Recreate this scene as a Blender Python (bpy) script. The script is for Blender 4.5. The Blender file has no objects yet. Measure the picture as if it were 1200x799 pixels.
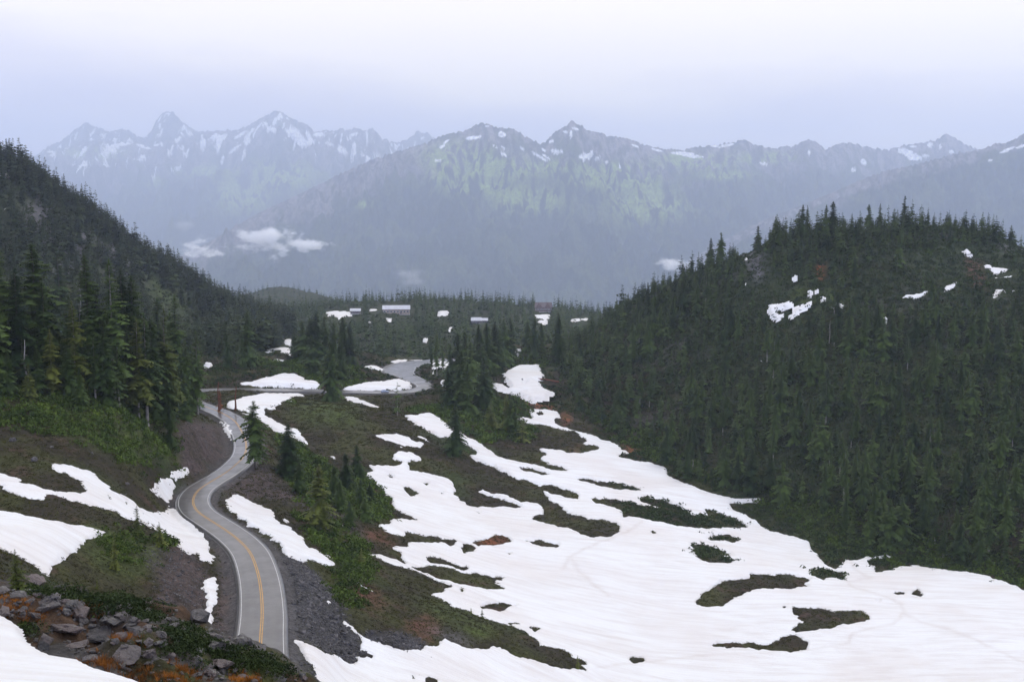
import bpy, math, random
import numpy as np
from mathutils import Vector

random.seed(11)
rng = np.random.default_rng(11)
SC = bpy.context.scene
COL = SC.collection

# ------------------------------------------------------------------ camera model (photo is 1200 x 799)
F, CX, CY, HOR = 1287.0, 600.0, 399.5, 250.0
TH = math.atan((CY - HOR) / F)
ct, st = math.cos(TH), math.sin(TH)

def ray(px, py):
    a = (np.asarray(px, float) - CX) / F
    b = (CY - np.asarray(py, float)) / F
    dy = ct + b * st
    return a / dy, (-st + b * ct) / dy

def at(px, py, d):
    kx, kz = ray(px, py)
    return kx * d, d, kz * d

def proj(X, Y, Z):
    dep = np.maximum(Y * ct - Z * st, 0.5)
    return CX + F * X / dep, CY - F * (Y * st + Z * ct) / dep

cam_d = bpy.data.cameras.new('camera')
cam = bpy.data.objects.new('camera', cam_d)
COL.objects.link(cam)
cam_d.sensor_width = 36.0
cam_d.lens = 36.0 * F / 1200.0
cam_d.clip_start = 0.5
cam_d.clip_end = 60000.0
cam.rotation_euler = (math.pi / 2 - TH, 0, 0)
SC.camera = cam

# ------------------------------------------------------------------ numpy noise
def _hash(ix, iy, seed):
    h = (ix.astype(np.int64) * 374761393 + iy.astype(np.int64) * 668265263 + seed * 974634777) & 0xffffffff
    h = ((h ^ (h >> 13)) * 1274126177) & 0xffffffff
    return ((h ^ (h >> 16)) & 0xffff) / 65535.0

def gnoise(x, y, seed=0):
    x = np.asarray(x, float); y = np.asarray(y, float)
    ix = np.floor(x).astype(np.int64); iy = np.floor(y).astype(np.int64)
    fx = x - ix; fy = y - iy
    ux = fx * fx * fx * (fx * (fx * 6 - 15) + 10); uy = fy * fy * fy * (fy * (fy * 6 - 15) + 10)
    def g(dx, dy):
        a = _hash(ix + dx, iy + dy, seed) * 2 * math.pi
        return np.cos(a) * (fx - dx) + np.sin(a) * (fy - dy)
    n0 = g(0, 0) * (1 - ux) + g(1, 0) * ux
    n1 = g(0, 1) * (1 - ux) + g(1, 1) * ux
    return (n0 * (1 - uy) + n1 * uy) * 1.4

def fbm(x, y, octv=4, seed=0, gain=0.5):
    s = 0; a = 1.0; f = 1.0
    for k in range(octv):
        s = s + a * gnoise(x * f + 17.3 * k, y * f - 9.1 * k, seed + k)
        a *= gain; f *= 2.03
    return s

def ridged(x, y, octv=4, seed=0):
    s = 0; a = 1.0; f = 1.0; t = 0
    for k in range(octv):
        s = s + a * (1 - np.abs(gnoise(x * f + 31 * k, y * f, seed + k)) * 1.6)
        t += a; a *= 0.5; f *= 2.1
    return s / t

def sstep(a, b, x):
    t = np.clip((x - a) / (b - a), 0, 1)
    return t * t * (3 - 2 * t)

# ------------------------------------------------------------------ object helpers
def link_mesh(name, V, faces, mat=None, parent=None, smooth=False, attrs=None):
    """faces: an (n,3)/(n,4) array, or a list of tuples"""
    V = np.asarray(V, np.float32)
    me = bpy.data.meshes.new(name)
    if isinstance(faces, np.ndarray):
        n, k = faces.shape
        me.vertices.add(len(V)); me.vertices.foreach_set('co', V.ravel())
        me.loops.add(n * k); me.loops.foreach_set('vertex_index', faces.astype(np.int32).ravel())
        me.polygons.add(n)
        me.polygons.foreach_set('loop_start', np.arange(0, n * k, k, dtype=np.int32))
        try: me.polygons.foreach_set('loop_total', np.full(n, k, np.int32))
        except Exception: pass
        me.update(calc_edges=True)
    else:
        me.from_pydata([tuple(v) for v in V], [], [tuple(f) for f in faces])
    if len(V) < 20000: me.validate()
    for an, arr in (attrs or {}).items():
        if arr.ndim == 2:
            ca = me.attributes.new(an, 'FLOAT_COLOR', 'POINT')
            a4 = np.ones((len(V), 4), np.float32); a4[:, :3] = arr
            ca.data.foreach_set('color', a4.ravel())
        else:
            ca = me.attributes.new(an, 'FLOAT', 'POINT')
            ca.data.foreach_set('value', arr.astype(np.float32))
    if smooth:
        me.polygons.foreach_set('use_smooth', np.ones(len(me.polygons), bool))
    if mat: me.materials.append(mat)
    o = bpy.data.objects.new(name, me); COL.objects.link(o)
    if parent: o.parent = parent
    return o

def tag(o, label=None, cat=None, group=None, kind=None):
    if label: o['label'] = label
    if cat: o['category'] = cat
    if group: o['group'] = group
    if kind: o['kind'] = kind
    return o

def empty(name, loc, rz=0.0, scale=1.0):
    o = bpy.data.objects.new(name, None); COL.objects.link(o)
    o.location = loc; o.rotation_euler = (0, 0, rz); o.scale = (scale,) * 3
    o.empty_display_size = 0.5
    return o

class MB:
    def __init__(s): s.v = []; s.f = []
    def add(s, vs, fs):
        b = len(s.v); s.v += [tuple(v) for v in vs]; s.f += [tuple(b + i for i in f) for f in fs]
    def box(s, c, sz, rz=0):
        x, y, z = sz[0] / 2, sz[1] / 2, sz[2] / 2
        ca, sa = math.cos(rz), math.sin(rz)
        vs = []
        for dx, dy, dz in ((-x,-y,-z),(x,-y,-z),(x,y,-z),(-x,y,-z),(-x,-y,z),(x,-y,z),(x,y,z),(-x,y,z)):
            vs.append((c[0] + dx * ca - dy * sa, c[1] + dx * sa + dy * ca, c[2] + dz))
        s.add(vs, ((3,2,1,0),(4,5,6,7),(0,1,5,4),(1,2,6,5),(2,3,7,6),(3,0,4,7)))
    def prism(s, prof, y0, y1):
        """profile in x,z extruded along y"""
        n = len(prof)
        vs = [(x, y0, z) for x, z in prof] + [(x, y1, z) for x, z in prof]
        fs = [tuple(range(n)), tuple(range(2 * n - 1, n - 1, -1))]
        fs += [(i + n, (i + 1) % n + n, (i + 1) % n, i) for i in range(n)]
        s.add(vs, fs)
    def tube(s, pts, rads, n=7):
        pts = [Vector(p) for p in pts]; b = len(s.v); m = len(pts)
        for i, p in enumerate(pts):
            t = (pts[min(i + 1, m - 1)] - pts[max(i - 1, 0)]).normalized()
            ref = Vector((1, 0, 0)) if abs(t.x) < 0.8 else Vector((0, 1, 0))
            u = t.cross(ref).normalized(); w = t.cross(u)
            for k in range(n):
                a = 2 * math.pi * k / n
                q = p + (u * math.cos(a) + w * math.sin(a)) * rads[i]
                s.v.append(tuple(q))
        for i in range(m - 1):
            for k in range(n):
                s.f.append((b + i * n + k, b + i * n + (k + 1) % n, b + (i + 1) * n + (k + 1) % n, b + (i + 1) * n + k))
        s.f.append(tuple(b + k for k in range(n - 1, -1, -1)))
        s.f.append(tuple(b + (m - 1) * n + k for k in range(n)))
    def build(s, name, mat, parent=None, smooth=False):
        return link_mesh(name, s.v, s.f, mat, parent, smooth)

# ------------------------------------------------------------------ materials
def new_mat(name):
    m = bpy.data.materials.new(name); m.use_nodes = True
    nt = m.node_tree
    return m, nt, nt.nodes['Principled BSDF']

def N(nt, typ, **kw):
    n = nt.nodes.new(typ)
    for k, v in kw.items():
        if k in n.inputs: n.inputs[k].default_value = v
        else: setattr(n, k, v)
    return n

def mixc(nt, fac, a, b, blend='MIX'):
    n = nt.nodes.new('ShaderNodeMix'); n.data_type = 'RGBA'; n.blend_type = blend
    for sock, v in ((n.inputs[0], fac), (n.inputs[6], a), (n.inputs[7], b)):
        if hasattr(v, 'is_output') or isinstance(v, bpy.types.NodeSocket): nt.links.new(v, sock)
        elif isinstance(v, (int, float)): sock.default_value = v
        else: sock.default_value = (*v, 1.0)
    return n.outputs[2]

def math_n(nt, op, a, b=0.0):
    n = nt.nodes.new('ShaderNodeMath'); n.operation = op
    for sock, v in ((n.inputs[0], a), (n.inputs[1], b)):
        if isinstance(v, bpy.types.NodeSocket): nt.links.new(v, sock)
        else: sock.default_value = v
    return n.outputs[0]

def maprange(nt, v, a, b, c=0.0, d=1.0):
    n = nt.nodes.new('ShaderNodeMapRange'); n.clamp = True
    nt.links.new(v, n.inputs[0])
    for i, x in enumerate((a, b, c, d)): n.inputs[i + 1].default_value = x
    return n.outputs[0]

def noise_n(nt, scale, detail=4.0, rough=0.55, coord='Object', vec=None):
    n = nt.nodes.new('ShaderNodeTexNoise')
    n.inputs['Scale'].default_value = scale; n.inputs['Detail'].default_value = detail
    n.inputs['Roughness'].default_value = rough
    if vec is None:
        vec = nt.nodes.new('ShaderNodeTexCoord').outputs[coord]
    nt.links.new(vec, n.inputs['Vector'])
    return n.outputs['Fac']

def bump(nt, bsdf, h, strength, dist):
    b = nt.nodes.new('ShaderNodeBump')
    b.inputs['Strength'].default_value = strength; b.inputs['Distance'].default_value = dist
    nt.links.new(h, b.inputs['Height']); nt.links.new(b.outputs[0], bsdf.inputs['Normal'])

def plain(name, col, rough=0.7, var=0.25, scale=3.0, metallic=0.0, spec=0.3):
    m, nt, b = new_mat(name)
    f = noise_n(nt, scale)
    k = maprange(nt, f, 0.3, 0.7, 1 - var, 1 + var)
    c = mixc(nt, 1.0, col, (1, 1, 1), 'MULTIPLY')
    mx = nt.nodes[-1] if False else None
    hs = nt.nodes.new('ShaderNodeVectorMath'); hs.operation = 'SCALE'
    hs.inputs[0].default_value = col; nt.links.new(k, hs.inputs[3])
    nt.links.new(hs.outputs[0], b.inputs['Base Color'])
    b.inputs['Roughness'].default_value = rough; b.inputs['Metallic'].default_value = metallic
    b.inputs['Specular IOR Level'].default_value = spec
    return m

def foliage(name, dark, light, rough=0.75, attr=False, scale=1.6):
    """needles: clumps of two greens in object space, and one tint per tree"""
    m, nt, b = new_mat(name)
    f = noise_n(nt, scale, 3.0, 0.6)
    fine = noise_n(nt, scale * 9, 2.0, 0.6)
    if attr:
        a = nt.nodes.new('ShaderNodeAttribute'); a.attribute_name = 'tint'; r = a.outputs['Fac']
    else:
        r = nt.nodes.new('ShaderNodeObjectInfo').outputs['Random']
    t = math_n(nt, 'ADD', math_n(nt, 'MULTIPLY', f, 0.55), math_n(nt, 'ADD', math_n(nt, 'MULTIPLY', r, 0.55), math_n(nt, 'MULTIPLY', fine, 0.35)))
    k = maprange(nt, t, 0.35, 1.05)
    nt.links.new(mixc(nt, k, dark, light), b.inputs['Base Color'])
    b.inputs['Roughness'].default_value = rough
    b.inputs['Specular IOR Level'].default_value = 0.15
    return m

M = {}
M['needle'] = foliage('needles', (0.010, 0.024, 0.006), (0.066, 0.102, 0.022), scale=5.0)
M['needle_far'] = foliage('needles_far', (0.008, 0.021, 0.006), (0.066, 0.098, 0.024), attr=True, scale=0.15)
M['needle_olive'] = foliage('needles_olive', (0.035, 0.050, 0.010), (0.120, 0.135, 0.025), scale=5.0)
M['bush'] = foliage('bush_leaves', (0.015, 0.032, 0.006), (0.082, 0.122, 0.016), attr=True, scale=0.25)
M['heather'] = foliage('heather_leaves', (0.013, 0.011, 0.004), (0.064, 0.066, 0.010), attr=True, scale=0.12)
M['needle_hill'] = foliage('needles_hill', (0.010, 0.021, 0.009), (0.050, 0.068, 0.022), attr=True, scale=0.15)
M['scrub_far'] = foliage('dark_scrub_leaves', (0.010, 0.021, 0.007), (0.044, 0.064, 0.015), attr=True, scale=0.2)
M['grass_o'] = foliage('rust_grass_blades', (0.10, 0.035, 0.008), (0.40, 0.15, 0.022), attr=True, scale=0.6)
M['dead'] = foliage('dead_needles', (0.12, 0.035, 0.012), (0.24, 0.085, 0.03), scale=4.0)
M['bark'] = plain('bark', (0.10, 0.085, 0.07), 0.9, 0.45, 14)
M['bark_pale'] = plain('pale_bark', (0.26, 0.235, 0.21), 0.9, 0.4, 14)
M['snag'] = plain('weathered_red_wood', (0.13, 0.05, 0.03), 0.85, 0.45, 9)
M['snag_grey'] = plain('grey_dead_wood', (0.24, 0.22, 0.20), 0.85, 0.35, 9)

# ------------------------------------------------------------------ raster masks in photo pixels (2x)
RS = 2
RW, RH, OX, OY = 1400 * RS, 1000 * RS, 100, 40      # covers x -100..1300, y -40..960
def raster(polys, out=None):
    m = np.zeros((RH, RW), bool) if out is None else out
    for P in polys:
        P = np.asarray(P, float)
        xs = (P[:, 0] + OX) * RS; ys = (P[:, 1] + OY) * RS
        x2 = np.roll(xs, -1); y2 = np.roll(ys, -1)
        for r in range(max(0, int(ys.min())), min(RH, int(ys.max()) + 2)):
            yc = r + 0.5
            hit = ((ys <= yc) & (y2 > yc)) | ((y2 <= yc) & (ys > yc))
            if not hit.any(): continue
            xc = np.sort(xs[hit] + (yc - ys[hit]) / (y2[hit] - ys[hit]) * (x2[hit] - xs[hit]))
            for k in range(0, len(xc) - 1, 2):
                m[r, max(0, int(round(xc[k]))):max(0, int(round(xc[k + 1])))] = True
    return m

def blur(a, r, times=2):
    a = a.astype(np.float32)
    for _ in range(times):
        for ax in (0, 1):
            pad = [(0, 0), (0, 0)]; pad[ax] = (r + 1, r)
            c = np.cumsum(np.pad(a, pad, mode='edge'), axis=ax)
            n = a.shape[ax]
            if ax == 0: a = (c[2 * r + 1:2 * r + 1 + n] - c[:n]) / (2 * r + 1)
            else: a = (c[:, 2 * r + 1:2 * r + 1 + n] - c[:, :n]) / (2 * r + 1)
    return a

def blur_c(m, r, times=2):
    rr = np.nonzero(m.any(1))[0]; cc = np.nonzero(m.any(0))[0]
    out = np.zeros(m.shape, np.float32)
    if len(rr) == 0: return out
    e = (r + 1) * times + 2
    a, b, c, d = max(0, rr[0] - e), min(RH, rr[-1] + e), max(0, cc[0] - e), min(RW, cc[-1] + e)
    out[a:b, c:d] = blur(m[a:b, c:d], r, times)
    return out

def sample(mask, px, py):
    x = (px + OX) * RS - 0.5; y = (py + OY) * RS - 0.5
    ok = (x >= 0) & (x < RW - 1) & (y >= 0) & (y < RH - 1)
    x = np.clip(x, 0, RW - 2.001); y = np.clip(y, 0, RH - 2.001)
    ix = x.astype(int); iy = y.astype(int); fx = x - ix; fy = y - iy
    v = (mask[iy, ix] * (1 - fx) + mask[iy, ix + 1] * fx) * (1 - fy) + (mask[iy + 1, ix] * (1 - fx) + mask[iy + 1, ix + 1] * fx) * fy
    return np.where(ok, v, 0.0)
# ------------------------------------------------------------------ shapes traced from the photograph (photo pixels)
MAIN = [(616,481),(626,480),(640,480),(652,482),(657,485),(656,491),(649,494),(654,498),(666,503),(680,506),(692,509),(704,514),(718,520),(727,522),(727,527),(738,531),(736,533.6),(723,534.4),(734,538),(760,542),(776,546),(781,550),(782,558),(792,563),(810,569),(830,577),(854,582.4),(870,583.6),(892,582.6),(888,587),(870,590),(855,591.4),(860,597),(870,603),(882,608),(892,616),(900,621),(918,625),(932,629),(948,636),(952,644),(961,656),(972,663),(981,666.6),(984,661),(980,657),(992,659),(989,653.6),(996,657),(998,657),(1010,655),(1018,653),(1034,651),(1048,653),(1048,655),(1034,655),(1020,657),(1016,660),(1022,662),(1028,665),(1023,670),(1034,670),(1046,667),(1056,663.6),(1076,663.6),(1100,666),(1120,669.6),(1140,671),(1156,674),(1168,679),(1176,681),(1190,686),(1200,691.6),(1299,740),(1299,955),(385,955),(376,850),(372,799),
 (371,794),(366,786),(358,776),(358,770),(352,760),(347,748),(358,752),(370,757),(380,764),(396,770),(410,777),(418,776),(417,768),(428,770),(438,773),(438,768),(426,764),(420,760),(425,752),(422,745),(412,738),(403,731),(404,727),(412,733),(424,742),(436,749),(450,755),(466,760),(480,761),(493,761),(496,758),(508,756),(518,752),(518,747),(528,752),(544,757),(560,760),(572,760),(578,758),(590,762),(600,766),(610,769),(620,771),(640,777),(650,781),(670,783),(688,784.4),(691,783),(684,778),(678,772),(668,770),(664,766),(652,761),(640,760),(630,758),(633,754),(626,751),(620,746),(612,740),(600,735),(588,731),(572,726),(558,720),(548,715),(540,714),(528,708),(512,700),(501,695),(512,694),(520,693),(523,689),(532,689),(528,685),(512,682),(502,677),(494,673),(480,668),(466,665),(454,661),(442,655),(430,649),(436,648),(450,652),(462,656),(476,661),(477,659),(472,654),(466,648),(459,640),(474,641),(480,635),(492,636),(520,636),(528,640),(533,638),(536,634),(522,633),(510,629),(496,629),(488,626),(476,625),(470,629),(458,626),(446,620),(438,614),(456,614),(460,609),(470,609),(491,610),(486,607),(474,601),(462,596),(459,590),(460,582),(451,578),(443,570),(438,564),(430,558),(425,555),(438,552),(428,545),(440,546),(452,546),(464,546),(472,543),(466,540),(460,538),(460,534),(466,529),(480,530),(488,534),(495,538),(492,540),(482,541),(477,544),(480,550),(490,552),(500,555),(512,558),(522,560),(530,565),(533,572),(532,580),(538,584),(548,592),(560,594),(576,595),(592,593),(604,596),(615,595),(608,592),(592,587),(580,582),(566,577),(560,574),(564,573),(576,578),(592,580),(608,587),(620,589),(634,592),(637,598),(638,604),(630,605),(622,608),(630,612),(642,613),(654,618),(666,618),(676,624),(688,629),(708,630),(718,629),(724,623),(726,617),(712,611),(694,610),(680,605),(664,601),(658,596),(642,585),(636,576),(632,570),(615,563),(600,560),(595,556),(580,548),(560,540),(546,533),(561,534),(556,527),(545,520),(535,515),(519,512),(503,506),(490,499),(480,492),(472,486),(486,487),(495,485),(504,483),(510,487),(518,492),(524,498),(540,507),(546,511),(566,520),(572,526),(580,533),(600,540),(626,545),(646,551),(672,553),(654,547),(640,543),(632,537),(642,534),(629,527),(636,526),(654,528),(666,531),(680,531),(706,526),(698,524),(680,521),(688,518),(678,512),(668,506),(650,502),(630,498),(612,494),(600,489),(618,490),(624,491),(620,485)]
HOLES = [
 [(604,548),(618,548),(632,552),(645,557),(634,557),(616,553)],
 [(670,561),(688,561),(708,565),(730,569),(746,572),(754,575),(740,574.5),(720,573.5),(700,569),(680,564)],
 [(632,569),(646,569),(666,576),(678,581),(679,586),(666,583.6),(646,578),(636,574)],
 [(692,586),(708,583.6),(728,588),(750,593),(774,598),(794,604),(790,601),(770,594),(750,587),(748,584),(760,583.6),(780,586),(796,593),(806,600),(818,605),(830,607),(828,602),(824,598),(838,600),(856,606),(870,613),(879,618.4),(860,619),(830,619.6),(804,618),(780,613),(760,609),(740,606),(730,606),(732,601),(722,596),(708,591),(696,589)],
 [(826,631),(838,628),(854,628),(869,633),(862,636),(848,634),(834,632)],
 [(806,638),(820,640),(840,644),(862,652),(848,651),(833,647),(848,654),(865,657.6),(846,660),(828,658),(817,655),(816,645)],
 [(813,707),(830,692),(846,682),(876,680),(880,674),(898,672),(920,673),(946,678),(948,681),(940,683),(947,688),(928,690),(912,689),(892,690),(876,694),(860,702),(846,710),(834,711),(820,709)],
 [(950,669),(964,670),(970,668.4),(984,671),(994,678),(980,677),(966,676),(968,680),(952,676)],
 [(928,710),(950,713),(980,717),(1008,717),(1017,723),(1016,727),(992,731),(976,735),(956,740),(936,740),(925,737.6),(936,731),(946,729),(934,724),(940,722),(928,718)],
 [(821,760),(838,756),(840,753),(868,756),(874,754),(896,755.6),(908,752),(920,745),(932,744),(947,752),(945,761),(928,763),(900,761.6),(874,761),(856,760),(836,758)],
 [(1045,695),(1060,693),(1060,697),(1046,697)],[(1067,694),(1075,692),(1084,696),(1077,698)],[(1025,703.5),(1032,704),(1029,706.5)],[(1157,679.5),(1164,680),(1163,682)],
 [(554,635),(570,630),(590,628),(601,634),(584,638),(560,640)],[(540,637),(552,638),(558,644),(542,648)],
 [(498,654),(510,653.6),(528,659),(554,668),(540,666),(520,661),(504,658)],
 [(480,662),(492,664),(512,665),(528,667),(552,671),(572,676),(596,677),(588,680),(576,680),(584,684),(593,690),(580,691.6),(566,689),(552,685),(538,686),(526,681),(508,676),(494,670)],
 [(560,713),(578,707.5),(606,709),(588,716)],[(617,735),(636,737.5),(626,740.5)],[(594,730),(608,731.5),(600,734)],
 [(612,633),(626,634),(655,637.5),(654,642),(636,641)],[(736,770),(759,771.5),(744,777.5)],
 [(472,571),(480,573),(491,579),(480,582)],[(447,554),(460,557.5),(458,560)],[(554,599),(564,600.5),(562,602.5)],
 [(591,647),(602,648.5),(596,650.5)],[(538,690),(545,692),(542,695)],[(480,788),(487,790),(485,795),(480,794)],[(500,793),(512,796),(510,801),(498,800)],
 [(916,710),(923,710),(921,713.5)],[(760,622),(770,624),(765,626)],[(498,566),(503,567),(500,570)],[(516,576),(521,578),(516,580)],
 [(640,444),(643,444)],[(629,485),(637,485),(635,488),(630,488)],
]
# label, polygons, holes
PATCH = [
 ('pointed white snow patch on the left slope just below the long snow band', [[(-90,590),(0,597),(20,602),(50,607),(80,612),(108,618),(126,624),(120,628),(106,631),(96,640),(78,652),(62,663),(56,672),(50,669),(38,658),(24,653),(10,644),(0,640),(-90,630)]], []),
 ('long forked snow band running down the left slope to the road curve', [[(-90,540),(0,556),(20,563),(40,568),(64,574),(86,576),(100,579),(96,568),(80,559),(70,553),(57,546),(66,544),(80,546),(94,550),(110,555),(120,565),(132,575),(148,582),(158,590),(160,597),(174,599),(192,600),(195,593),(210,598),(222,606),(232,620),(244,638),(251,658),(252,664),(238,657),(232,650),(218,648),(212,641),(200,627),(180,614),(154,608),(130,599),(104,590),(80,584),(56,580),(50,587),(40,586),(12,579),(0,568),(-90,556)]], [[(70,552),(80,553),(78,557)],[(101,559),(106,562),(102,563)],[(122,582),(134,583),(130,586)],[(146,586),(154,590),(150,592)]]),
 ('small snow triangle left of the road curve pointing down to the snow band', [[(175,574),(186,565),(198,559),(204,562),(206,572),(200,584),(196,592),(190,586)]], []),
 ('small snow scrap on the dark bank just above the road curve', [[(196,557),(208,550),(222,547),(220,555),(212,559),(208,566),(204,560)]], []),
 ('narrow snow strip widening downward between brown slope and straight road', [[(240,678),(251,676),(253,688),(255,706),(248,716),(250,738),(247,744),(236,743),(213,734),(220,726),(232,720),(242,716),(243,708),(239,690)]], []),
 ('long slanting snow bank on the slope right of the road curve', [[(260,590),(270,580),(280,578),(290,584),(304,592),(324,603),(320,605),(340,618),(356,632),(356,638),(376,648),(396,662),(380,664),(366,658),(352,656),(336,646),(320,632),(308,624),(288,614),(276,604)]], []),
 ('foreground snow slope in the bottom left corner below the grey rocks', [[(-95,690),(0,721),(10,728),(22,736),(23,746),(36,758),(60,768),(92,773),(104,781),(120,788),(154,799),(260,850),(260,950),(-95,950)]], []),
 ('thin snow strip along the brown bank at the upper bend of the road', [[(256,491),(264,494),(270,500),(274,512),(275,520),(270,514),(261,503),(264,501)]], []),
 ('flat snow patch resting just above the upper road', [[(274,450),(296,447),(312,442),(330,438),(348,438),(356,445),(370,446),(376,453),(320,453),(290,452.5)]], []),
 ('forked snow patch hanging below the upper road behind the lone roadside conifer', [[(266,471),(284,466),(308,461),(356,461),(340,468),(328,475),(312,477),(309,486),(324,494),(332,500),(346,502),(352,506),(358,516),(363,520),(356,521),(348,514),(328,509),(312,498),(288,484),(276,480),(267,477)]], []),
 ('rounded snow patch inside the hairpin behind the car', [[(403,454),(430,448),(450,447),(466,444),(480,448),(483,452),(478,457),(440,457.5),(404,457)]], []),
 ('small snow patch left of the wet upper loop of the road', [[(425,430),(436,428),(446,431),(452,435.6),(438,435)]], []),
 ('tapering snow strip below the straight upper road left of the dark bank', [[(402,465),(414,465),(426,470),(436,474),(452,480),(440,479),(420,473),(406,470)]], []),
 ('thin snow line along the far side of the upper road loop', [[(454,424),(466,421.5),(498,421.5),(498,423.5),(480,423.5),(460,427)]], []),
 ('rounded snow patch in dark heather above the notched lower one', [[(434,512),(446,509),(466,508),(480,512),(486,517),(499,520),(494,526),(468,527),(458,520),(444,516)]], []),
 ('thin snow sliver right of the rounded heather patch', [[(484,509),(496,511.5),(509,518.5),(502,519.5),(490,515)]], []),
 ('flat snow patch on the knoll left of the dense tree clump', [[(304,409),(328,407.5),(350,408),(352,413),(338,419),(330,415),(324,411)]], []),
 ('small bent snow patch below the flat one on the knoll', [[(316,423),(324,421),(336,422),(328,426),(328,430),(318,428)]], []),
 ('snow patch with dark boulders at the head of the snowy valley', [[(577,431),(581,435),(591,438),(597,433),(610,428),(630,427),(633,433),(637,439),(636,443),(630,443),(623,445),(630,448),(634,454),(649,459.6),(640,463),(642,466),(629,467),(625,470),(618,466),(600,459),(584,454),(576,450),(580,448),(588,450),(594,455),(601,454),(596,447),(590,442),(588,439),(578,435)]], [[(611,446),(618,446),(616,450),(611,449)],[(607,456),(619,458),(616,459.5)]]),
 ('hook shaped snow patch on the wooded right hill', [[(901,358),(924.6,354.5),(927.6,357),(920,360.5),(908,362.5),(907,366),(911,369),(919,367.5),(909.6,373),(903.6,370),(901,364)],[(926,363.6),(938,358.5),(950,354.5),(951,357),(938,361.5)],[(925,370),(934,365.5),(934,368),(928,371.5)]], []),
 ('broken snow streak slanting across the upper right hill', [[(1057,350),(1063,345.5),(1071,346.5),(1074,345),(1093.6,340.5),(1092,343.8),(1077,349),(1071,351)],[(1107,337),(1122,330.5),(1124,332),(1116,338),(1107,341.5)]], []),
 ('wing shaped snow patch high on the right hill near its edge', [[(1153,312),(1158,309.5),(1161,313.5),(1170,315),(1185,315.6),(1178,320.5),(1164,324),(1161,319)],[(1164,326.2),(1179,324.4),(1191,322.6),(1185,326),(1170,328.2)]], []),
 ('lowest snow patch near the edge of the right hill', [[(1159,351),(1167,341),(1175,339.5),(1179,342),(1191,341),(1187,344.5),(1179,347.5),(1173,346.5),(1168,351)]], []),
 ('small round snow patch below the treetops of the right hill', [[(1127,294),(1134,292.8),(1139,297.6),(1131,299.5)]], []),
]
FLECKS = [[(976,357.5),(980,355.5),(989,357.5),(980,360.5)],[(333,398),(342,397.5),(341,405.5),(333,404.5)],[(239,425.5),(249,426),(247,429.5),(241,428.5)],
 [(595,411),(612,409.5),(608,415.6),(598,414)],[(516,446.5),(525,446.5),(524,456),(518,454)],[(549,434),(557,440),(555,443),(549,439)],[(555,428.5),(565,430),(560,433)],[(503,424),(532,425),(524,434),(506,436)],
 [(567,443),(571,445),(566,447)],[(566,460),(572,463),(566,465)],[(411,678),(418,681),(428,688),(438,694),(448,699),(440,697),(428,692),(416,685)],
 [(328,605),(340,612),(336,614)],[(396,614),(408,618),(402,620)],[(428,648),(440,652),(436,655)],[(384,533),(394,536),(392,538)],
 [(381,702),(389,706),(385,708)],[(398,718),(406,722),(402,725)],
 [(378,366),(392,364.5),(411,365.5),(411,372),(402,373),(397,377),(394,372),(385,370)],[(432,362.5),(443,362.5),(443,365.5),(433,365.5)],
 [(514,364),(526,364),(522,369),(515,370)],[(524,391),(526,384),(533,382.5),(529,388),(525,393.5)],[(495,397),(502,396),(501,402.5),(496,402)],
 [(625,369),(643,368.5),(643,373),(629,373.5)],[(630,376),(641,375),(640,378.5),(632,379)],[(668,374),(690,373),(690,376.5),(671,377.5)],[(452,373),(460,373),(459,378),(453,378)],[(430,377),(436,377),(434,381)],
 [(872,303),(877,303),(876,307.5),(872,307)],[(892,302),(895,304),(893,307)],[(930,323),(935,323),(932,327)],[(947,341),(952,341),(950,345)],[(956,338),(959,338),(957,341)],[(872,331),(876,333),(874,338)],[(962,348),(968,348.5),(965,351)],[(1034,371),(1040,373),(1038,377)],[(890,422),(895,424),(891,426)],
 [(1096,252),(1106,253),(1104,256),(1097,255)],[(1187,279.5),(1196,279.5),(1194,282),(1188,282)],[(958,309),(963,308.5),(962,311)],
 [(-4,204),(8,203),(13,206.5),(4,208),(-4,208)],[(42,226),(47,227),(45,230)],[(66,242),(69,243),(67,245)],[(2,243),(8,245),(5,247)],
 [(700,525),(708,525),(703,528)],
]
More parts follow.
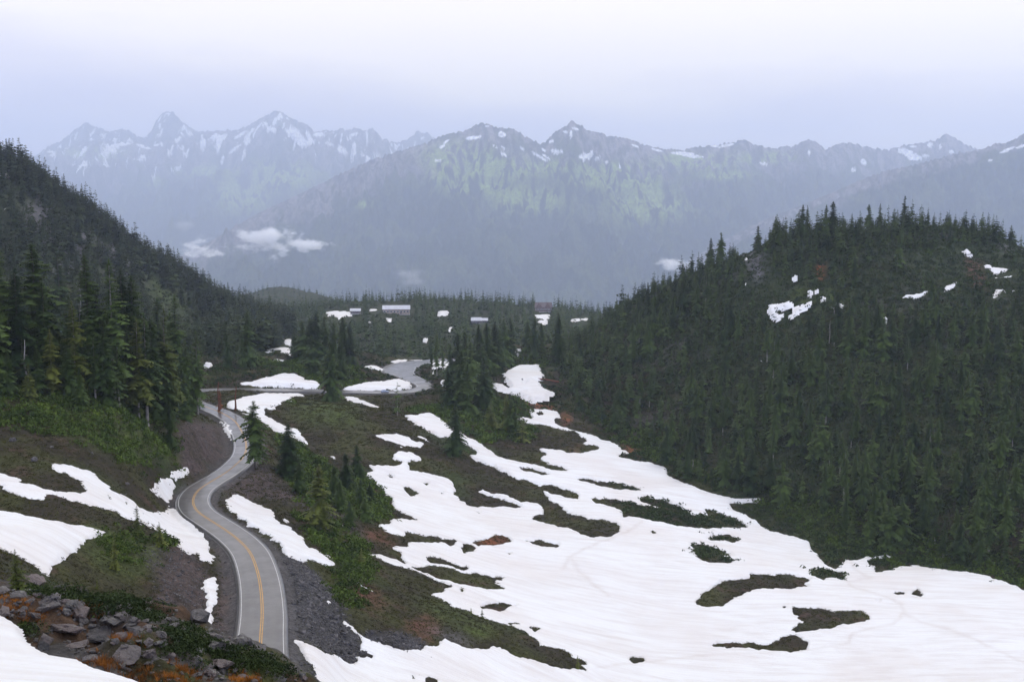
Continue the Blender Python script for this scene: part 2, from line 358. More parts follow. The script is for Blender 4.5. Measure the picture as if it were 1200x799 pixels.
# soil and ground colours: (colour, softness px, polygons)
SOIL = [
 ((0.050,0.049,0.052), 3, [[(322,640),(345,648),(378,680),(402,716),(428,764),(440,776),(415,780),(380,766),(345,745),(375,805),(340,805),(332,740),(330,690)],[(420,742),(470,745),(500,752),(496,764),(450,760)]]),
 ((0.062,0.046,0.042), 4, [[(205,500),(222,492),(262,500),(280,522),(270,540),(225,560),(208,545)],[(160,640),(215,640),(240,665),(243,710),(215,735),(160,735),(190,690)],[(256,640),(275,650),(290,690),(270,745),(252,745),(258,700)],[(290,540),(315,545),(345,575),(392,600),(420,620),(440,640),(405,622),(360,596),(310,585),(262,585),(255,560)]]),
 ((0.20,0.065,0.025), 3, [[(612,468),(636,466),(650,474),(660,484),(652,480),(630,479),(612,480)],[(655,486),(672,492),(664,498)],[(728,523),(748,527),(750,533),(738,534)],[(665,529),(680,530),(676,533)],[(556,634),(590,629),(600,634),(570,639)],[(955,309),(968,310),(964,325),(956,318)],[(455,440),(475,440),(470,444)]]),
 ((0.085,0.040,0.026), 4, [[(408,680),(440,690),(455,715),(420,712),(405,700)],[(425,618),(448,626),(468,640),(455,641),(430,632)],[(1128,300),(1150,305),(1156,345),(1140,340)],[(505,720),(520,740),(500,755),(470,735)]]),
 ((0.095,0.090,0.095), 5, [[(870,290),(895,300),(900,322),(880,330)],[(1170,285),(1200,280),(1200,300),(1180,300)],[(60,210),(110,250),(100,330),(60,320),(20,260)],[(110,255),(160,300),(155,360),(125,340)],[(490,735),(545,745),(560,758),(525,750)]]),
 ((0.045,0.062,0.014), 8, [[(330,470),(420,470),(425,500),(360,500)],[(470,700),(540,712),(600,745),(560,750),(500,720)],[(60,455),(190,505),(215,545),(150,540),(60,500)],[(165,320),(200,335),(230,370),(190,360)],[(925,330),(1000,335),(1000,360),(930,350)],[(830,555),(890,578),(860,580),(800,562)],[(910,590),(985,625),(980,650),(940,628)],[(90,610),(200,640),(160,680),(110,660)],[(700,600),(720,612),(690,610)]]),
]
TRAILS = [[(996,657),(1003,668),(1012,675),(1020,679),(1002,681),(993,683),(1000,690),(1020,696),(1040,702),(1054,709),(1060,718),(1054,726),(1045,732),(1020,737),(1000,744),(993,755),(960,762),(900,766),(800,772),(700,783)],
 [(1058,720),(1080,730),(1110,738),(1135,747),(1160,759),(1200,777)],[(752,612),(740,622),(720,632),(700,638),(680,648),(668,655),(660,668)],[(668,655),(676,668),(700,690),(712,700)]]
ROADPX = [(305,800),(305,770),(305.7,746),(307.3,719.7),(306,693),(301.7,669.7),(293.3,648),(280,633),(263.3,620.3),(246.7,609.7),(233.3,600.7),(227,592),(227,583),(233.3,573.7),(246.7,564.7),(263.3,554.7),(277,544),(286.5,533),(288.5,521),(284.5,508),(275.5,494),(262,485),(249,479.5)]
ROADFAR = [(226,471,468),(217,464,505),(224,458.5,533),(250,456.5,545),(300,456.5,552),(366,457.5,558),(446,459.5,563),(478,458.5,570),(493,455.5,580),(497,451.5,592),(490,446.5,610),(478,441,634),(468,435.5,660),(470,429.5,690),(484,425.5,715),(505,423.5,735),(535,421,760)]
# terrain control points: px, py, distance
CTRL = [
 (0,799,32),(120,799,33),(-150,780,33),(0,722,40),(60,766,37),(150,740,43),(200,775,40),(330,799,44),(370,815,43),(400,840,40),(500,880,42),(-150,700,45),(600,950,40),(900,960,45),(1200,960,50),(1500,950,60),
 (0,695,50),(60,697,50),(120,702,50),(180,715,50),(240,733,50),(300,764,49),(345,790,48),(-150,660,55),
 (60,740,66),(150,750,66),(240,790,66),(345,850,66),(450,900,70),(700,960,75),(60,735,105),(240,770,110),(345,840,110),(450,860,115),(700,870,140),(1000,870,150),(1300,860,160),
 (30,668,150),(10,650,155),(60,650,172),(60,625,180),(0,600,195),(60,590,200),(60,562,220),(0,560,215),(100,520,250),(0,520,240),(100,480,275),(173,495,278),(0,470,265),(0,440,290),(60,440,300),(100,450,310),(150,478,305),(200,488,320),(-150,480,260),(-150,600,190),(-150,420,300),
 (130,640,196),(150,690,182),(90,690,165),(215,705,186),(240,700,190),(230,745,172),(190,620,235),(215,625,245),(150,600,222),(110,575,225),(215,555,308),(200,535,300),(235,520,337),(222,494,326),(262,503,392),(170,530,277),(248,500,380),(240,640,232),(255,680,205),
 (50,470,450),(150,490,450),(200,478,420),(-100,460,420),(80,470,560),
 (340,720,190),(380,740,190),(415,775,186),(350,760,176),(400,799,171),(500,799,186),(600,799,206),(700,799,225),(800,799,235),(1000,799,240),(1200,799,240),(1400,799,250),(680,780,228),(400,690,225),(450,735,200),(500,720,222),(600,752,222),(450,670,250),(300,600,276),(330,625,256),(390,660,236),(340,570,308),(380,590,300),(430,600,312),(400,640,264),(480,690,250),(560,700,262),(640,740,250),
 (600,660,310),(700,660,320),(800,660,330),(900,660,340),(960,668,342),(1000,658,362),(1100,665,350),(1200,690,322),(1350,710,310),(1050,720,290),(900,720,285),(800,720,285),(700,720,275),(1150,740,275),
 (600,600,385),(500,600,350),(450,560,385),(480,545,405),(420,520,410),(400,490,440),(350,470,480),(330,500,430),(320,520,400),(300,542,352),(360,540,375),(300,470,475),(280,463,510),(420,470,535),(470,480,520),
 (370,440,590),(320,425,640),(290,408,700),(340,408,715),(260,415,650),(240,430,600),(400,440,610),(430,430,680),(430,418,720),(400,415,720),
 (280,425,850),(350,425,850),(430,425,860),(530,422,860),(600,415,930),
 (540,440,620),(560,470,540),(520,500,480),(550,540,440),(600,520,480),(600,480,560),(620,440,640),(620,425,700),(600,408,770),(560,418,740),(640,415,740),
 (650,490,540),(680,520,500),(740,540,480),(700,560,440),(640,570,420),(800,580,430),(880,585,430),(700,600,385),(800,620,375),
 (660,440,640),(700,490,560),(740,528,512),(800,555,470),(900,600,420),(980,640,385),(1100,657,368),(1200,680,338),(1350,690,330),
 (1000,500,460),(1000,400,540),(1000,320,610),(1000,272,680),(1100,270,690),(1150,272,695),(1180,280,700),(1205,290,700),(1350,330,690),(900,282,690),(940,272,690),(870,302,690),(850,310,695),(830,318,700),(780,338,720),(720,368,740),(690,392,760),(680,430,680),(800,400,610),(800,480,540),(900,500,480),(900,400,570),(1150,500,440),(1150,400,530),(1150,330,620),(1200,600,372),(1000,590,405),(1350,450,480),
 (1000,330,820),(1150,335,820),(850,370,850),(720,400,900),(1300,370,820),(1000,360,1100),(800,380,1150),(1300,400,1100),
 (0,190,1000),(-150,110,960),(100,252,1050),(180,308,1100),(250,348,1150),(320,385,1200),(0,300,800),(60,305,850),(150,345,900),(220,382,950),(300,398,1050),(-150,240,800),(-150,380,560),(0,430,600),(120,430,650),
 (0,260,1300),(100,310,1350),(200,350,1400),(300,385,1450),(-150,200,1250),
 (450,353,1600),(550,353,1600),(640,362,1700),(700,370,1700),(380,360,1520),(350,372,1450),(475,368,1350),(400,370,1350),(570,378,1350),(640,370,1500),(450,390,1100),(560,392,1150),(650,388,1250),(620,380,1350),(350,395,1100),
 (450,385,2000),(600,385,2000),(750,400,1900),(300,380,1900),
 (270,352,2700),(320,336,2700),(350,338,2700),(400,356,2700),(200,380,2700),(500,375,2700),(250,372,2200),(340,362,2200),(900,390,2500),(0,380,2300),(1200,390,2500),(320,370,3300),(600,390,3500),(1000,400,3500),(0,400,3500),
]
BUILT = [[(444,356),(484,356),(484,371),(444,371)],[(408,361),(424,361),(424,369),(408,369)],[(550,371),(572,371),(572,381),(550,381)],[(629,352),(647,352),(647,362),(629,362)],[(590,379),(612,379),(612,382),(590,382)]]
# ------------------------------------------------------------------ road centreline in the world
def road_pts():
    P = []
    for px, py in ROADPX:
        kx, kz = ray(px, py)
        d = -61.9 / (kz + 0.0395)
        P.append((kx * d, d, kz * d))
    P.insert(0, (P[0][0] + 1.5, P[0][1] - 22, P[0][2] + 0.6))
    P.insert(0, (P[0][0] + 6, P[0][1] - 25, P[0][2] + 0.8))
    for px, py, d in ROADFAR:
        x, y, z = at(px, py, d); P.append((x, y, z))
    P = np.array(P, float)
    out = []
    n = len(P)
    for i in range(n - 1):
        p0, p1, p2, p3 = P[max(i - 1, 0)], P[i], P[i + 1], P[min(i + 2, n - 1)]
        m = max(3, int(np.linalg.norm(p2 - p1) / 1.2))
        for t in np.arange(m) / m:
            out.append(0.5 * ((2 * p1) + (-p0 + p2) * t + (2 * p0 - 5 * p1 + 4 * p2 - p3) * t * t + (-p0 + 3 * p1 - 3 * p2 + p3) * t ** 3))
    out.append(P[-1]); out = np.array(out)
    for _ in range(3):                       # ease the traced wobble
        out[1:-1] = 0.25 * out[:-2] + 0.5 * out[1:-1] + 0.25 * out[2:]
    zs = out[:, 2].copy()
    for _ in range(60): zs[1:-1] = 0.25 * zs[:-2] + 0.5 * zs[1:-1] + 0.25 * zs[2:]
    out[:, 2] = zs
    return out
RC = road_pts()
def road_half(Y):                            # half width of the asphalt
    return 3.75 + 1.6 * sstep(585, 630, Y) + 4.6 * sstep(630, 675, Y)

# ------------------------------------------------------------------ smooth ground from control points
def coords(X, Y): return X / (Y + 60.0), np.log(Y + 60.0)
C = np.array([(p[0], p[1], p[2]) for p in CTRL], float)
cx_, cy_, cz_ = at(C[:, 0], C[:, 1], C[:, 2])
ex = [(0, 0, -1.75), (-8, 2, -2.4), (10, 2, -4), (0, 4, -3.9), (0, 9, -6.6), (-25, 0, -3), (-25, 12, -7), (40, 0, -16), (-4, 18, -10), (6, 20, -13), (0, -30, -1), (30, -30, -6), (-30, -30, -2), (80, 10, -36), (-80, 10, -18), (25, 30, -20), (140, 60, -68), (140, 150, -95)]
cx_ = np.append(cx_, [e[0] for e in ex]); cy_ = np.append(cy_, [e[1] for e in ex]); cz_ = np.append(cz_, [e[2] for e in ex])
k = slice(0, len(RC), 9)
cx_ = np.append(cx_, RC[k, 0]); cy_ = np.append(cy_, RC[k, 1]); cz_ = np.append(cz_, RC[k, 2])
ca, cb = coords(cx_, cy_)
def kern(r2): return (r2 + 1e-5) ** 0.75
nC = len(ca)
A = np.zeros((nC + 3, nC + 3))
A[:nC, :nC] = kern((ca[:, None] - ca) ** 2 + (cb[:, None] - cb) ** 2) + np.eye(nC) * -0.0006
A[:nC, nC] = A[nC, :nC] = 1; A[:nC, nC + 1] = A[nC + 1, :nC] = ca; A[:nC, nC + 2] = A[nC + 2, :nC] = cb
W = np.linalg.solve(A, np.append(cz_, [0, 0, 0]))
def rbf(a, b):
    out = W[nC] + W[nC + 1] * a + W[nC + 2] * b
    for i in range(nC): out = out + W[i] * kern((a - ca[i]) ** 2 + (b - cb[i]) ** 2)
    return out

sf = np.arange(-0.50, 0.5001, 0.00115)
so = 0.50 + np.cumsum(0.004 * 1.07 ** np.arange(1, 42))
S = np.concatenate([-so[::-1], sf, so])
B = np.concatenate([np.arange(math.log(8), math.log(80), 0.03), np.arange(math.log(80), math.log(960), 0.0030), np.arange(math.log(960), math.log(4060), 0.007), np.arange(math.log(4060), math.log(34000), 0.05)])
nR, nS = len(B), len(S)
# evaluate the RBF on a coarser lattice, then interpolate
Bc = np.linspace(B[0], math.log(5000), 420); Sc = np.linspace(S[0], S[-1], 620)
Zc = rbf(Sc[None, :] * np.ones((420, 1)), Bc[:, None] * np.ones((1, 620)))
def bil(Z, gb, gs, b, s):
    fb = np.clip(np.interp(b, gb, np.arange(len(gb))), 0, len(gb) - 1.0001)
    fs = np.clip(np.interp(s, gs, np.arange(len(gs))), 0, len(gs) - 1.0001)
    ib = fb.astype(int); is_ = fs.astype(int); ub = fb - ib; us = fs - is_
    return (Z[ib, is_] * (1 - us) + Z[ib, is_ + 1] * us) * (1 - ub) + (Z[ib + 1, is_] * (1 - us) + Z[ib + 1, is_ + 1] * us) * ub
bb = B[:, None] * np.ones((1, nS)); ss = S[None, :] * np.ones((nR, 1))
YY = np.exp(bb) - 60.0; XX = ss * (YY + 60.0)
ZS = bil(Zc, Bc, Sc, bb, ss)
ZS = ZS + (-1150 - ZS) * sstep(3100, 5200, YY)
# cut and fill for the road
RD = np.full(ZS.shape, 1e3); RZ = np.zeros(ZS.shape); RN = np.zeros(ZS.shape, int)
reg = (YY > 100) & (YY < 820) & (XX > -230) & (XX < 80)
qi = np.argwhere(reg)
qx, qy = XX[reg], YY[reg]
best = np.full(len(qx), 1e9); bi = np.zeros(len(qx), int)
for i in range(0, len(RC), 2):
    dd = (qx - RC[i, 0]) ** 2 + (qy - RC[i, 1]) ** 2
    m = dd < best; best[m] = dd[m]; bi[m] = i
RD[reg] = np.sqrt(best); RZ[reg] = RC[bi, 2]; RN[reg] = bi
hw = road_half(YY)
wb = 1 - sstep(hw + 1.6, hw + 1.6 + 9.0, RD)
ZS = ZS * (1 - wb) + (RZ - 0.35) * wb
ditch = np.exp(-((RD - hw - 2.4) / 1.0) ** 2) * 0.5
ZS = ZS - ditch * (RD < 30)

def zs_at(X, Y):
    s, b = coords(X, Y); return bil(ZS, B, S, b, s)
def raycast(px, py, Z=None, n=1500, d0=18.0, d1=3400.0):
    """first ground hit of photo pixels; returns distance (nan when it leaves the ground)"""
    Z = ZS if Z is None else Z
    px = np.atleast_1d(np.asarray(px, float)); py = np.atleast_1d(np.asarray(py, float))
    kx, kz = ray(px, py)
    ds = np.exp(np.linspace(math.log(d0), math.log(d1), n))
    hit = np.full(px.shape, np.nan); prev = None
    for i, d in enumerate(ds):
        s, b = coords(kx * d, np.full_like(kx, d))
        g = kz * d - bil(Z, B, S, b, s)
        if prev is not None:
            m = np.isnan(hit) & (g <= 0) & (prev > 0)
            t = prev / np.maximum(prev - g, 1e-6)
            hit = np.where(m, ds[i - 1] + (d - ds[i - 1]) * t, hit)
        prev = g
    return hit
_DS = np.exp(np.linspace(math.log(18.0), math.log(3400.0), 1500))
def raycast1(px, py, Z):
    kx, kz = ray(px, py); s, b = coords(kx * _DS, _DS)
    g = kz * _DS - bil(Z, B, S, b, s)
    i = np.nonzero((g[1:] <= 0) & (g[:-1] > 0))[0]
    if not len(i): return float('nan')
    i = i[0]; return float(_DS[i] + (_DS[i + 1] - _DS[i]) * g[i] / (g[i] - g[i + 1]))
# depth map (every 3 photo pixels)
gpx, gpy = np.meshgrid(np.arange(-90, 1291, 4.0), np.arange(150, 951, 3.0))
DM = raycast(gpx.ravel(), gpy.ravel(), n=420).reshape(gpx.shape)
DMx = np.where(np.isnan(DM), 5000.0, DM)
DMx = np.maximum.reduce([np.roll(np.roll(DMx, i, 0), j, 1) for i in (-1, 0, 1) for j in (-1, 0, 1)])
def visible(X, Y, Z, tol=1.04):
    px, py = proj(X, Y, Z)
    ix = np.clip(((px + 90) / 4).round().astype(int), 0, gpx.shape[1] - 1); iy = np.clip(((py - 150) / 3).round().astype(int), 0, gpx.shape[0] - 1)
    return (Y <= DMx[iy, ix] * tol + 2) & (Y > 15)

PX, PY = proj(XX, YY, ZS)
VIS = visible(XX, YY, ZS, 1.12)
# ------------------------------------------------------------------ snow cover fields
warp1 = fbm(XX / 5.5, YY / 5.5, 5, 41, .62) ; warp2 = fbm(XX / 5.5, YY / 5.5, 5, 57, .62)
wamp = np.clip(1000.0 / np.maximum(YY, 60), 0.8, 4.2)
WPX = PX + warp1 * wamp; WPY = PY + warp2 * wamp * 0.6
def field(polys, holes, r):
    m = raster(polys)
    if holes: m &= ~raster(holes)
    return blur_c(m, r, 2)
E_main = np.where(VIS & (YY > 90), sample(field([MAIN], HOLES, 2), WPX, WPY), 0) * 2 - 1
E_patch = []; ZG0 = ZS.shape
for lab, pol, hol in PATCH:
    cyy = np.mean([p[1] for p in pol[0]])
    r = 3 if cyy > 480 else 2
    if cyy < 400: r = 1
    e = -np.ones(ZG0, np.float32); xs_ = [p[0] for q in pol for p in q]; ys_ = [p[1] for q in pol for p in q]
    bx = VIS & (PX > min(xs_) - 12) & (PX < max(xs_) + 12) & (PY > min(ys_) - 12) & (PY < max(ys_) + 12)
    e[bx] = sample(field(pol, hol, r), WPX[bx], WPY[bx]) * 2 - 1
    if 'foreground' in lab: e = np.where(YY < 75, e, -1)
    else: e = np.where(YY > 85, e, -1)
    E_patch.append(e)
E_fleck = np.where(VIS & (YY > 85), sample(field(FLECKS, None, 1), PX + warp1 * .5, PY + warp2 * .4), 0) * 2 - 1
E_all = np.maximum.reduce([E_main, E_fleck] + E_patch)
# ground relief
n1 = fbm(XX / 14, YY / 14, 5, 3)
n2 = fbm(XX / 3.0, YY / 3.0, 3, 9)
n3 = ridged(XX / 70, YY / 110, 4, 21) - 0.62
amp = np.clip(YY / 300, 0.12, 6)
rel = 0.55 * n1 * amp + 0.16 * n2 * np.clip(amp, 0.3, 2)
rel += n3 * 9.0 * sstep(420, 700, YY)
rel += (np.clip(fbm(XX / 5, YY / 5, 4, 77), -.6, 1) * 1.0 + 0.35 * n2) * (1 - sstep(62, 80, YY)) * sstep(25, 34, YY)
rel += .5 * fbm(XX / 2.6, YY / 2.6, 4, 311) * sample(blur_c(raster(SOIL[1][2]), 3), PX, PY)
rel *= sstep(hw + 0.8, hw + 6, RD)
snow_in = np.clip(E_all * 1.6, 0, 1)
ZG = ZS + rel * (1 - 0.8 * snow_in) - 0.12 * snow_in
ZG += 0.45 * np.where((E_main < -0.2) & (sample(blur(raster([[(400,480),(800,480),(1100,640),(1100,790),(400,790)]]), 4), PX, PY) > .5), 1, 0) * np.clip(-E_main, 0, 1) * sstep(0, 1, np.clip(RD - 8, 0, 1))

def zg_at(X, Y):
    s, b = coords(X, Y); return bil(ZG, B, S, b, s)

# ------------------------------------------------------------------ ground colours (albedo of soil, heather, rock)
def lerp(a, b, t): return a + (np.asarray(b) - a) * t[..., None]
c0 = np.array((0.026, 0.021, 0.012))
col = np.ones(ZG.shape + (3,)) * c0
m1 = fbm(XX / 22, YY / 22, 4, 101); m2 = fbm(XX / 7, YY / 7, 3, 131); m3 = fbm(XX / 45, YY / 45, 3, 151)
col = lerp(col, (0.038, 0.040, 0.012), sstep(-0.15, 0.55, m1))
col = lerp(col, (0.040, 0.024, 0.016), sstep(0.25, 0.7, m2) * 0.8)
col = lerp(col, (0.030, 0.045, 0.014), sstep(0.2, 0.7, m3) * 0.7)
far = sstep(650, 900, YY)
col = lerp(col, (0.026, 0.036, 0.014), far * 0.8)
col = lerp(col, (0.022, 0.032, 0.012), sstep(60, 110, XX) * sstep(360, 420, YY) * .85)
for c, sft, pol in SOIL:
    w = sample(blur_c(raster(pol), sft * RS, 2), WPX, WPY) * VIS * (YY > 85)
    col = lerp(col, c, np.clip(w * (0.85 + 0.5 * m2), 0, 1))
# gravel verge of the road
col = lerp(col, (0.070, 0.065, 0.066), (1 - sstep(hw + 1.2, hw + 4.2, RD + m2 * 1.2)) * 0.9)
# foreground rock and soil
fg = 1 - sstep(62, 75, YY)
col = lerp(col, (0.060, 0.056, 0.055), fg * sstep(-0.2, 0.2, fbm(XX / 3, YY / 3, 3, 171)) * 0.9)
col = lerp(col, (0.052, 0.032, 0.020), fg * sstep(0.25, 0.6, fbm(XX / 4, YY / 4, 3, 181)))
# bare rock on the steep far slopes
gy = np.gradient(ZS, axis=0) / np.maximum(np.gradient(YY, axis=0), 1e-3); 
col = lerp(col, (0.072, 0.068, 0.070), sstep(0.35, 0.75, fbm(XX / 60, YY / 40, 4, 191)) * sstep(420, 600, YY) * np.where(XX < 0, .28, .45))
col *= (1 + 0.25 * m2 + 0.12 * fbm(XX / 1.6, YY / 1.6, 2, 201))[..., None]
col = np.clip(col, 0.004, 0.8)

def grid_faces(sel):
    """quads of the grid whose four corners pass; compacted vertex index"""
    q = sel[:-1, :-1] | sel[1:, :-1] | sel[:-1, 1:] | sel[1:, 1:]
    r, c = np.nonzero(q)
    i00 = r * nS + c
    f = np.stack([i00, i00 + 1, i00 + nS + 1, i00 + nS], 1)
    u, inv = np.unique(f.ravel(), return_inverse=True)
    return u, inv.reshape(-1, 4)

def mat_ground():
    m, nt, b = new_mat('ground_cover')
    a = nt.nodes.new('ShaderNodeAttribute'); a.attribute_name = 'soil'
    f1 = noise_n(nt, 1.1, 6, 0.65); f2 = noise_n(nt, 4.5, 4, 0.6)
    k = maprange(nt, f1, 0.3, 0.7, 0.45, 1.65)
    k2 = maprange(nt, f2, 0.3, 0.7, 0.65, 1.4)
    vm = nt.nodes.new('ShaderNodeVectorMath'); vm.operation = 'SCALE'
    nt.links.new(a.outputs['Color'], vm.inputs[0]); nt.links.new(math_n(nt, 'MULTIPLY', k, k2), vm.inputs[3])
    nt.links.new(vm.outputs[0], b.inputs['Base Color'])
    b.inputs['Roughness'].default_value = 0.9; b.inputs['Specular IOR Level'].default_value = 0.2
    bump(nt, b, f1, 0.9, 0.5)
    return m
def mat_snow():
    m, nt, b = new_mat('old_snow')
    a = nt.nodes.new('ShaderNodeAttribute'); a.attribute_name = 'dirt'
    tc = nt.nodes.new('ShaderNodeTexCoord')
    mp = nt.nodes.new('ShaderNodeMapping'); mp.inputs['Scale'].default_value = (0.085, 0.42, 0.085)
    mp.inputs['Rotation'].default_value = (0, 0, 0.35)
    nt.links.new(tc.outputs['Object'], mp.inputs[0])
    dn = nt.nodes.new('ShaderNodeTexNoise'); dn.inputs['Scale'].default_value = 0.012; dn.inputs['Detail'].default_value = 2
    nt.links.new(tc.outputs['Object'], dn.inputs['Vector'])
    add = nt.nodes.new('ShaderNodeVectorMath'); add.operation = 'MULTIPLY_ADD'
    nt.links.new(dn.outputs['Color'], add.inputs[0]); add.inputs[1].default_value = (5, 9, 0); nt.links.new(mp.outputs[0], add.inputs[2])
    st1 = noise_n(nt, 1.0, 5, 0.6, vec=add.outputs[0])
    wv = nt.nodes.new('ShaderNodeTexWave'); wv.wave_type = 'BANDS'; wv.bands_direction = 'Y'
    wv.inputs['Scale'].default_value = 0.75; wv.inputs['Distortion'].default_value = 6.0; wv.inputs['Detail'].default_value = 3
    wv.inputs['Detail Scale'].default_value = 1.2
    nt.links.new(add.outputs[0], wv.inputs['Vector'])
    pk = noise_n(nt, 0.035, 4, 0.6)
    c = mixc(nt, maprange(nt, pk, 0.42, 0.66, 0, 0.9), (0.735, 0.74, 0.745), (0.68, 0.65, 0.635))
    c = mixc(nt, maprange(nt, st1, 0.44, 0.72, 0, 0.60), c, (0.57, 0.53, 0.51))
    c = mixc(nt, maprange(nt, wv.outputs['Fac'], 0.6, 1.0, 0, 0.16), c, (0.60, 0.55, 0.53))
    c = mixc(nt, a.outputs['Fac'], c, (0.40, 0.31, 0.25))
    nt.links.new(c, b.inputs['Base Color'])
    b.inputs['Roughness'].default_value = 0.75; b.inputs['Specular IOR Level'].default_value = 0.2
    cup = noise_n(nt, 1.3, 3, 0.55)
    h = math_n(nt, 'ADD', math_n(nt, 'MULTIPLY', cup, 0.6), math_n(nt, 'MULTIPLY', wv.outputs['Fac'], 0.12))
    bump(nt, b, h, 0.5, 0.5)
    return m
M['ground'] = mat_ground(); M['snow'] = mat_snow()

P3 = np.stack([XX, YY, ZG], -1).reshape(-1, 3)
r, c = np.meshgrid(np.arange(nR - 1), np.arange(nS - 1), indexing='ij')
i00 = (r * nS + c).ravel()
ground = link_mesh('ground', P3, np.stack([i00, i00 + 1, i00 + nS + 1, i00 + nS], 1), M['ground'], smooth=True, attrs={'soil': col.reshape(-1, 3)})
tag(ground, kind='structure')

# ------------------------------------------------------------------ snow bodies: their own sheets with rounded edges
def polyline_dist(px, py, L):
    dmin = np.full(px.shape, 1e9)
    for (x0, y0), (x1, y1) in zip(L[:-1], L[1:]):
        dx, dy = x1 - x0, y1 - y0
        t = np.clip(((px - x0) * dx + (py - y0) * dy) / (dx * dx + dy * dy + 1e-9), 0, 1)
        dmin = np.minimum(dmin, np.hypot(px - x0 - t * dx, (py - y0 - t * dy) * 2.0))
    return dmin
near_ = VIS & (PX > -60) & (PX < 1260) & (PY > 560) & (PY < 860)
dirt = np.zeros(ZG.shape)
for L in TRAILS:
    dd = np.full(ZG.shape, 1e3); dd[near_] = polyline_dist(PX[near_] + warp1[near_] * 2, PY[near_] + warp2[near_], L)
    dirt = np.maximum(dirt, np.exp(-(dd / 3.2) ** 2) * (0.20 + 0.12 * m2))
dirt += 0.55 * np.clip(1 - np.abs(E_all - 0.12) * 4, 0, 1) * sstep(0.2, 0.8, m2 + 0.3) * 0.5
dirt = np.clip(dirt, 0, 0.6)
und = fbm(XX / 30, YY / 30, 3, 231) * 0.35 + fbm(XX / 2.2, YY / 1.4, 2, 241) * 0.05
def largest(sel):
    cells = set(map(tuple, np.argwhere(sel))); best_ = []
    while cells:
        st_ = [cells.pop()]; comp = []
        while st_:
            a, b = st_.pop(); comp.append((a, b))
            for da in (-1, 0, 1):
                for db in (-1, 0, 1):
                    q = (a + da, b + db)
                    if q in cells: cells.remove(q); st_.append(q)
        if len(comp) > len(best_): best_ = comp
    out_ = np.zeros(sel.shape, bool)
    if best_: out_[tuple(np.array(best_).T)] = True
    return out_
def snow_obj(name, E, thick, smooth_und=1.0, single=False):
    sel = E > -0.75
    if single: sel = largest(sel)
    if sel.sum() < 4: return None
    u, f = grid_faces(sel)
    sc = np.clip(YY / 300, 0.35, 2.2)
    Z = ZS + thick * sc * np.clip(E * 1.1, -1, 1) + und * smooth_und * np.clip(E, 0, 1) * np.clip(sc, 0.2, 1)
    P = np.stack([XX, YY, Z], -1).reshape(-1, 3)[u]
    return link_mesh(name, P, f, M['snow'], smooth=True, attrs={'dirt': dirt.reshape(-1)[u]})
o = snow_obj('snowfield', E_main, 0.50, 1.0)
tag(o, 'broad white snowfield filling the valley bowl below the right hill', 'snowfield')
for (lab, pol, hol), e in zip(PATCH, E_patch):
    o = snow_obj('snow_patch', e, 0.42, single=len(pol) == 1)
    if o: tag(o, lab, 'snow patch', 'snow patches left on the slopes')
o = snow_obj('snow', E_fleck, 0.6, 0.2)
tag(o, 'scattered small flecks of old snow on the slopes', kind='stuff')

# ------------------------------------------------------------------ road
def mat_asphalt():
    m, nt, b = new_mat('wet_asphalt')
    f = noise_n(nt, 0.22, 5, 0.65); g = noise_n(nt, 3.0, 4, 0.7)
    a = nt.nodes.new('ShaderNodeAttribute'); a.attribute_name = 'across'
    wet = noise_n(nt, 0.045, 3, 0.5)
    # two slightly darker wheel tracks in each lane
    w = math_n(nt, 'ABSOLUTE', math_n(nt, 'SINE', math_n(nt, 'MULTIPLY', a.outputs['Fac'], 1.75)))
    c = mixc(nt, maprange(nt, f, 0.35, 0.7), (0.050, 0.048, 0.050), (0.090, 0.086, 0.088))
    c = mixc(nt, maprange(nt, w, 0.55, 1.0, 0, 0.35), c, (0.036, 0.034, 0.037))
    c = mixc(nt, maprange(nt, g, 0.55, 0.75, 0, 0.25), c, (0.15, 0.145, 0.14))
    c = mixc(nt, maprange(nt, wet, 0.48, 0.66, 0, 0.55), c, (0.034, 0.033, 0.035))
    nt.links.new(c, b.inputs['Base Color'])
    nt.links.new(maprange(nt, f, 0.35, 0.7, 0.30, 0.55), b.inputs['Roughness'])
    b.inputs['Specular IOR Level'].default_value = 0.4
    b.inputs['Coat Weight'].default_value = 0.42; b.inputs['Coat Roughness'].default_value = 0.12
    bump(nt, b, g, 0.12, 0.02)
    return m
M['asphalt'] = mat_asphalt()
M['white_line'] = plain('white_road_paint', (0.46, 0.455, 0.45), 0.6, 0.25, 2.5)
M['yellow_line'] = plain('yellow_road_paint', (0.46, 0.26, 0.07), 0.6, 0.3, 2.5)
tan = np.gradient(RC, axis=0); tan[:, 2] = 0
tan /= np.linalg.norm(tan, axis=1)[:, None]
nrm = np.stack([tan[:, 1], -tan[:, 0], np.zeros(len(tan))], 1)      # to the right of travel
RHW = road_half(RC[:, 1])
def strip(offs, lift, name, mat, parent=None, sel=None, attr=False):
    V, Fc, at_ = [], [], []
    n = len(RC); k = len(offs)
    for j, of in enumerate(offs):
        o_, dz = of
        V.append(RC + nrm * o_[:, None] + np.array((0, 0, 1)) * (lift + dz)); at_.append(o_)
    V = np.stack(V, 1).reshape(-1, 3)
    i = np.arange(n - 1)
    if sel is not None: i = i[sel(i)]
    Fc = np.concatenate([np.stack([i * k + j, i * k + j + 1, (i + 1) * k + j + 1, (i + 1) * k + j], 1) for j in range(k - 1)])
    return link_mesh(name, V, Fc[:, ::-1].copy(), mat, parent, True, {'across': np.stack(at_, 1).ravel()} if attr else None)
one = np.ones(len(RC))
sh = RHW + 0.55
road = strip([(-sh - .15, -0.6), (-sh, 0.0), (-RHW, .02), (-RHW * .5, .05), (0 * one, .07), (RHW * .5, .05), (RHW, .02), (sh, 0.0), (sh + .15, -0.6)], 0.0, 'road', M['asphalt'], attr=True)
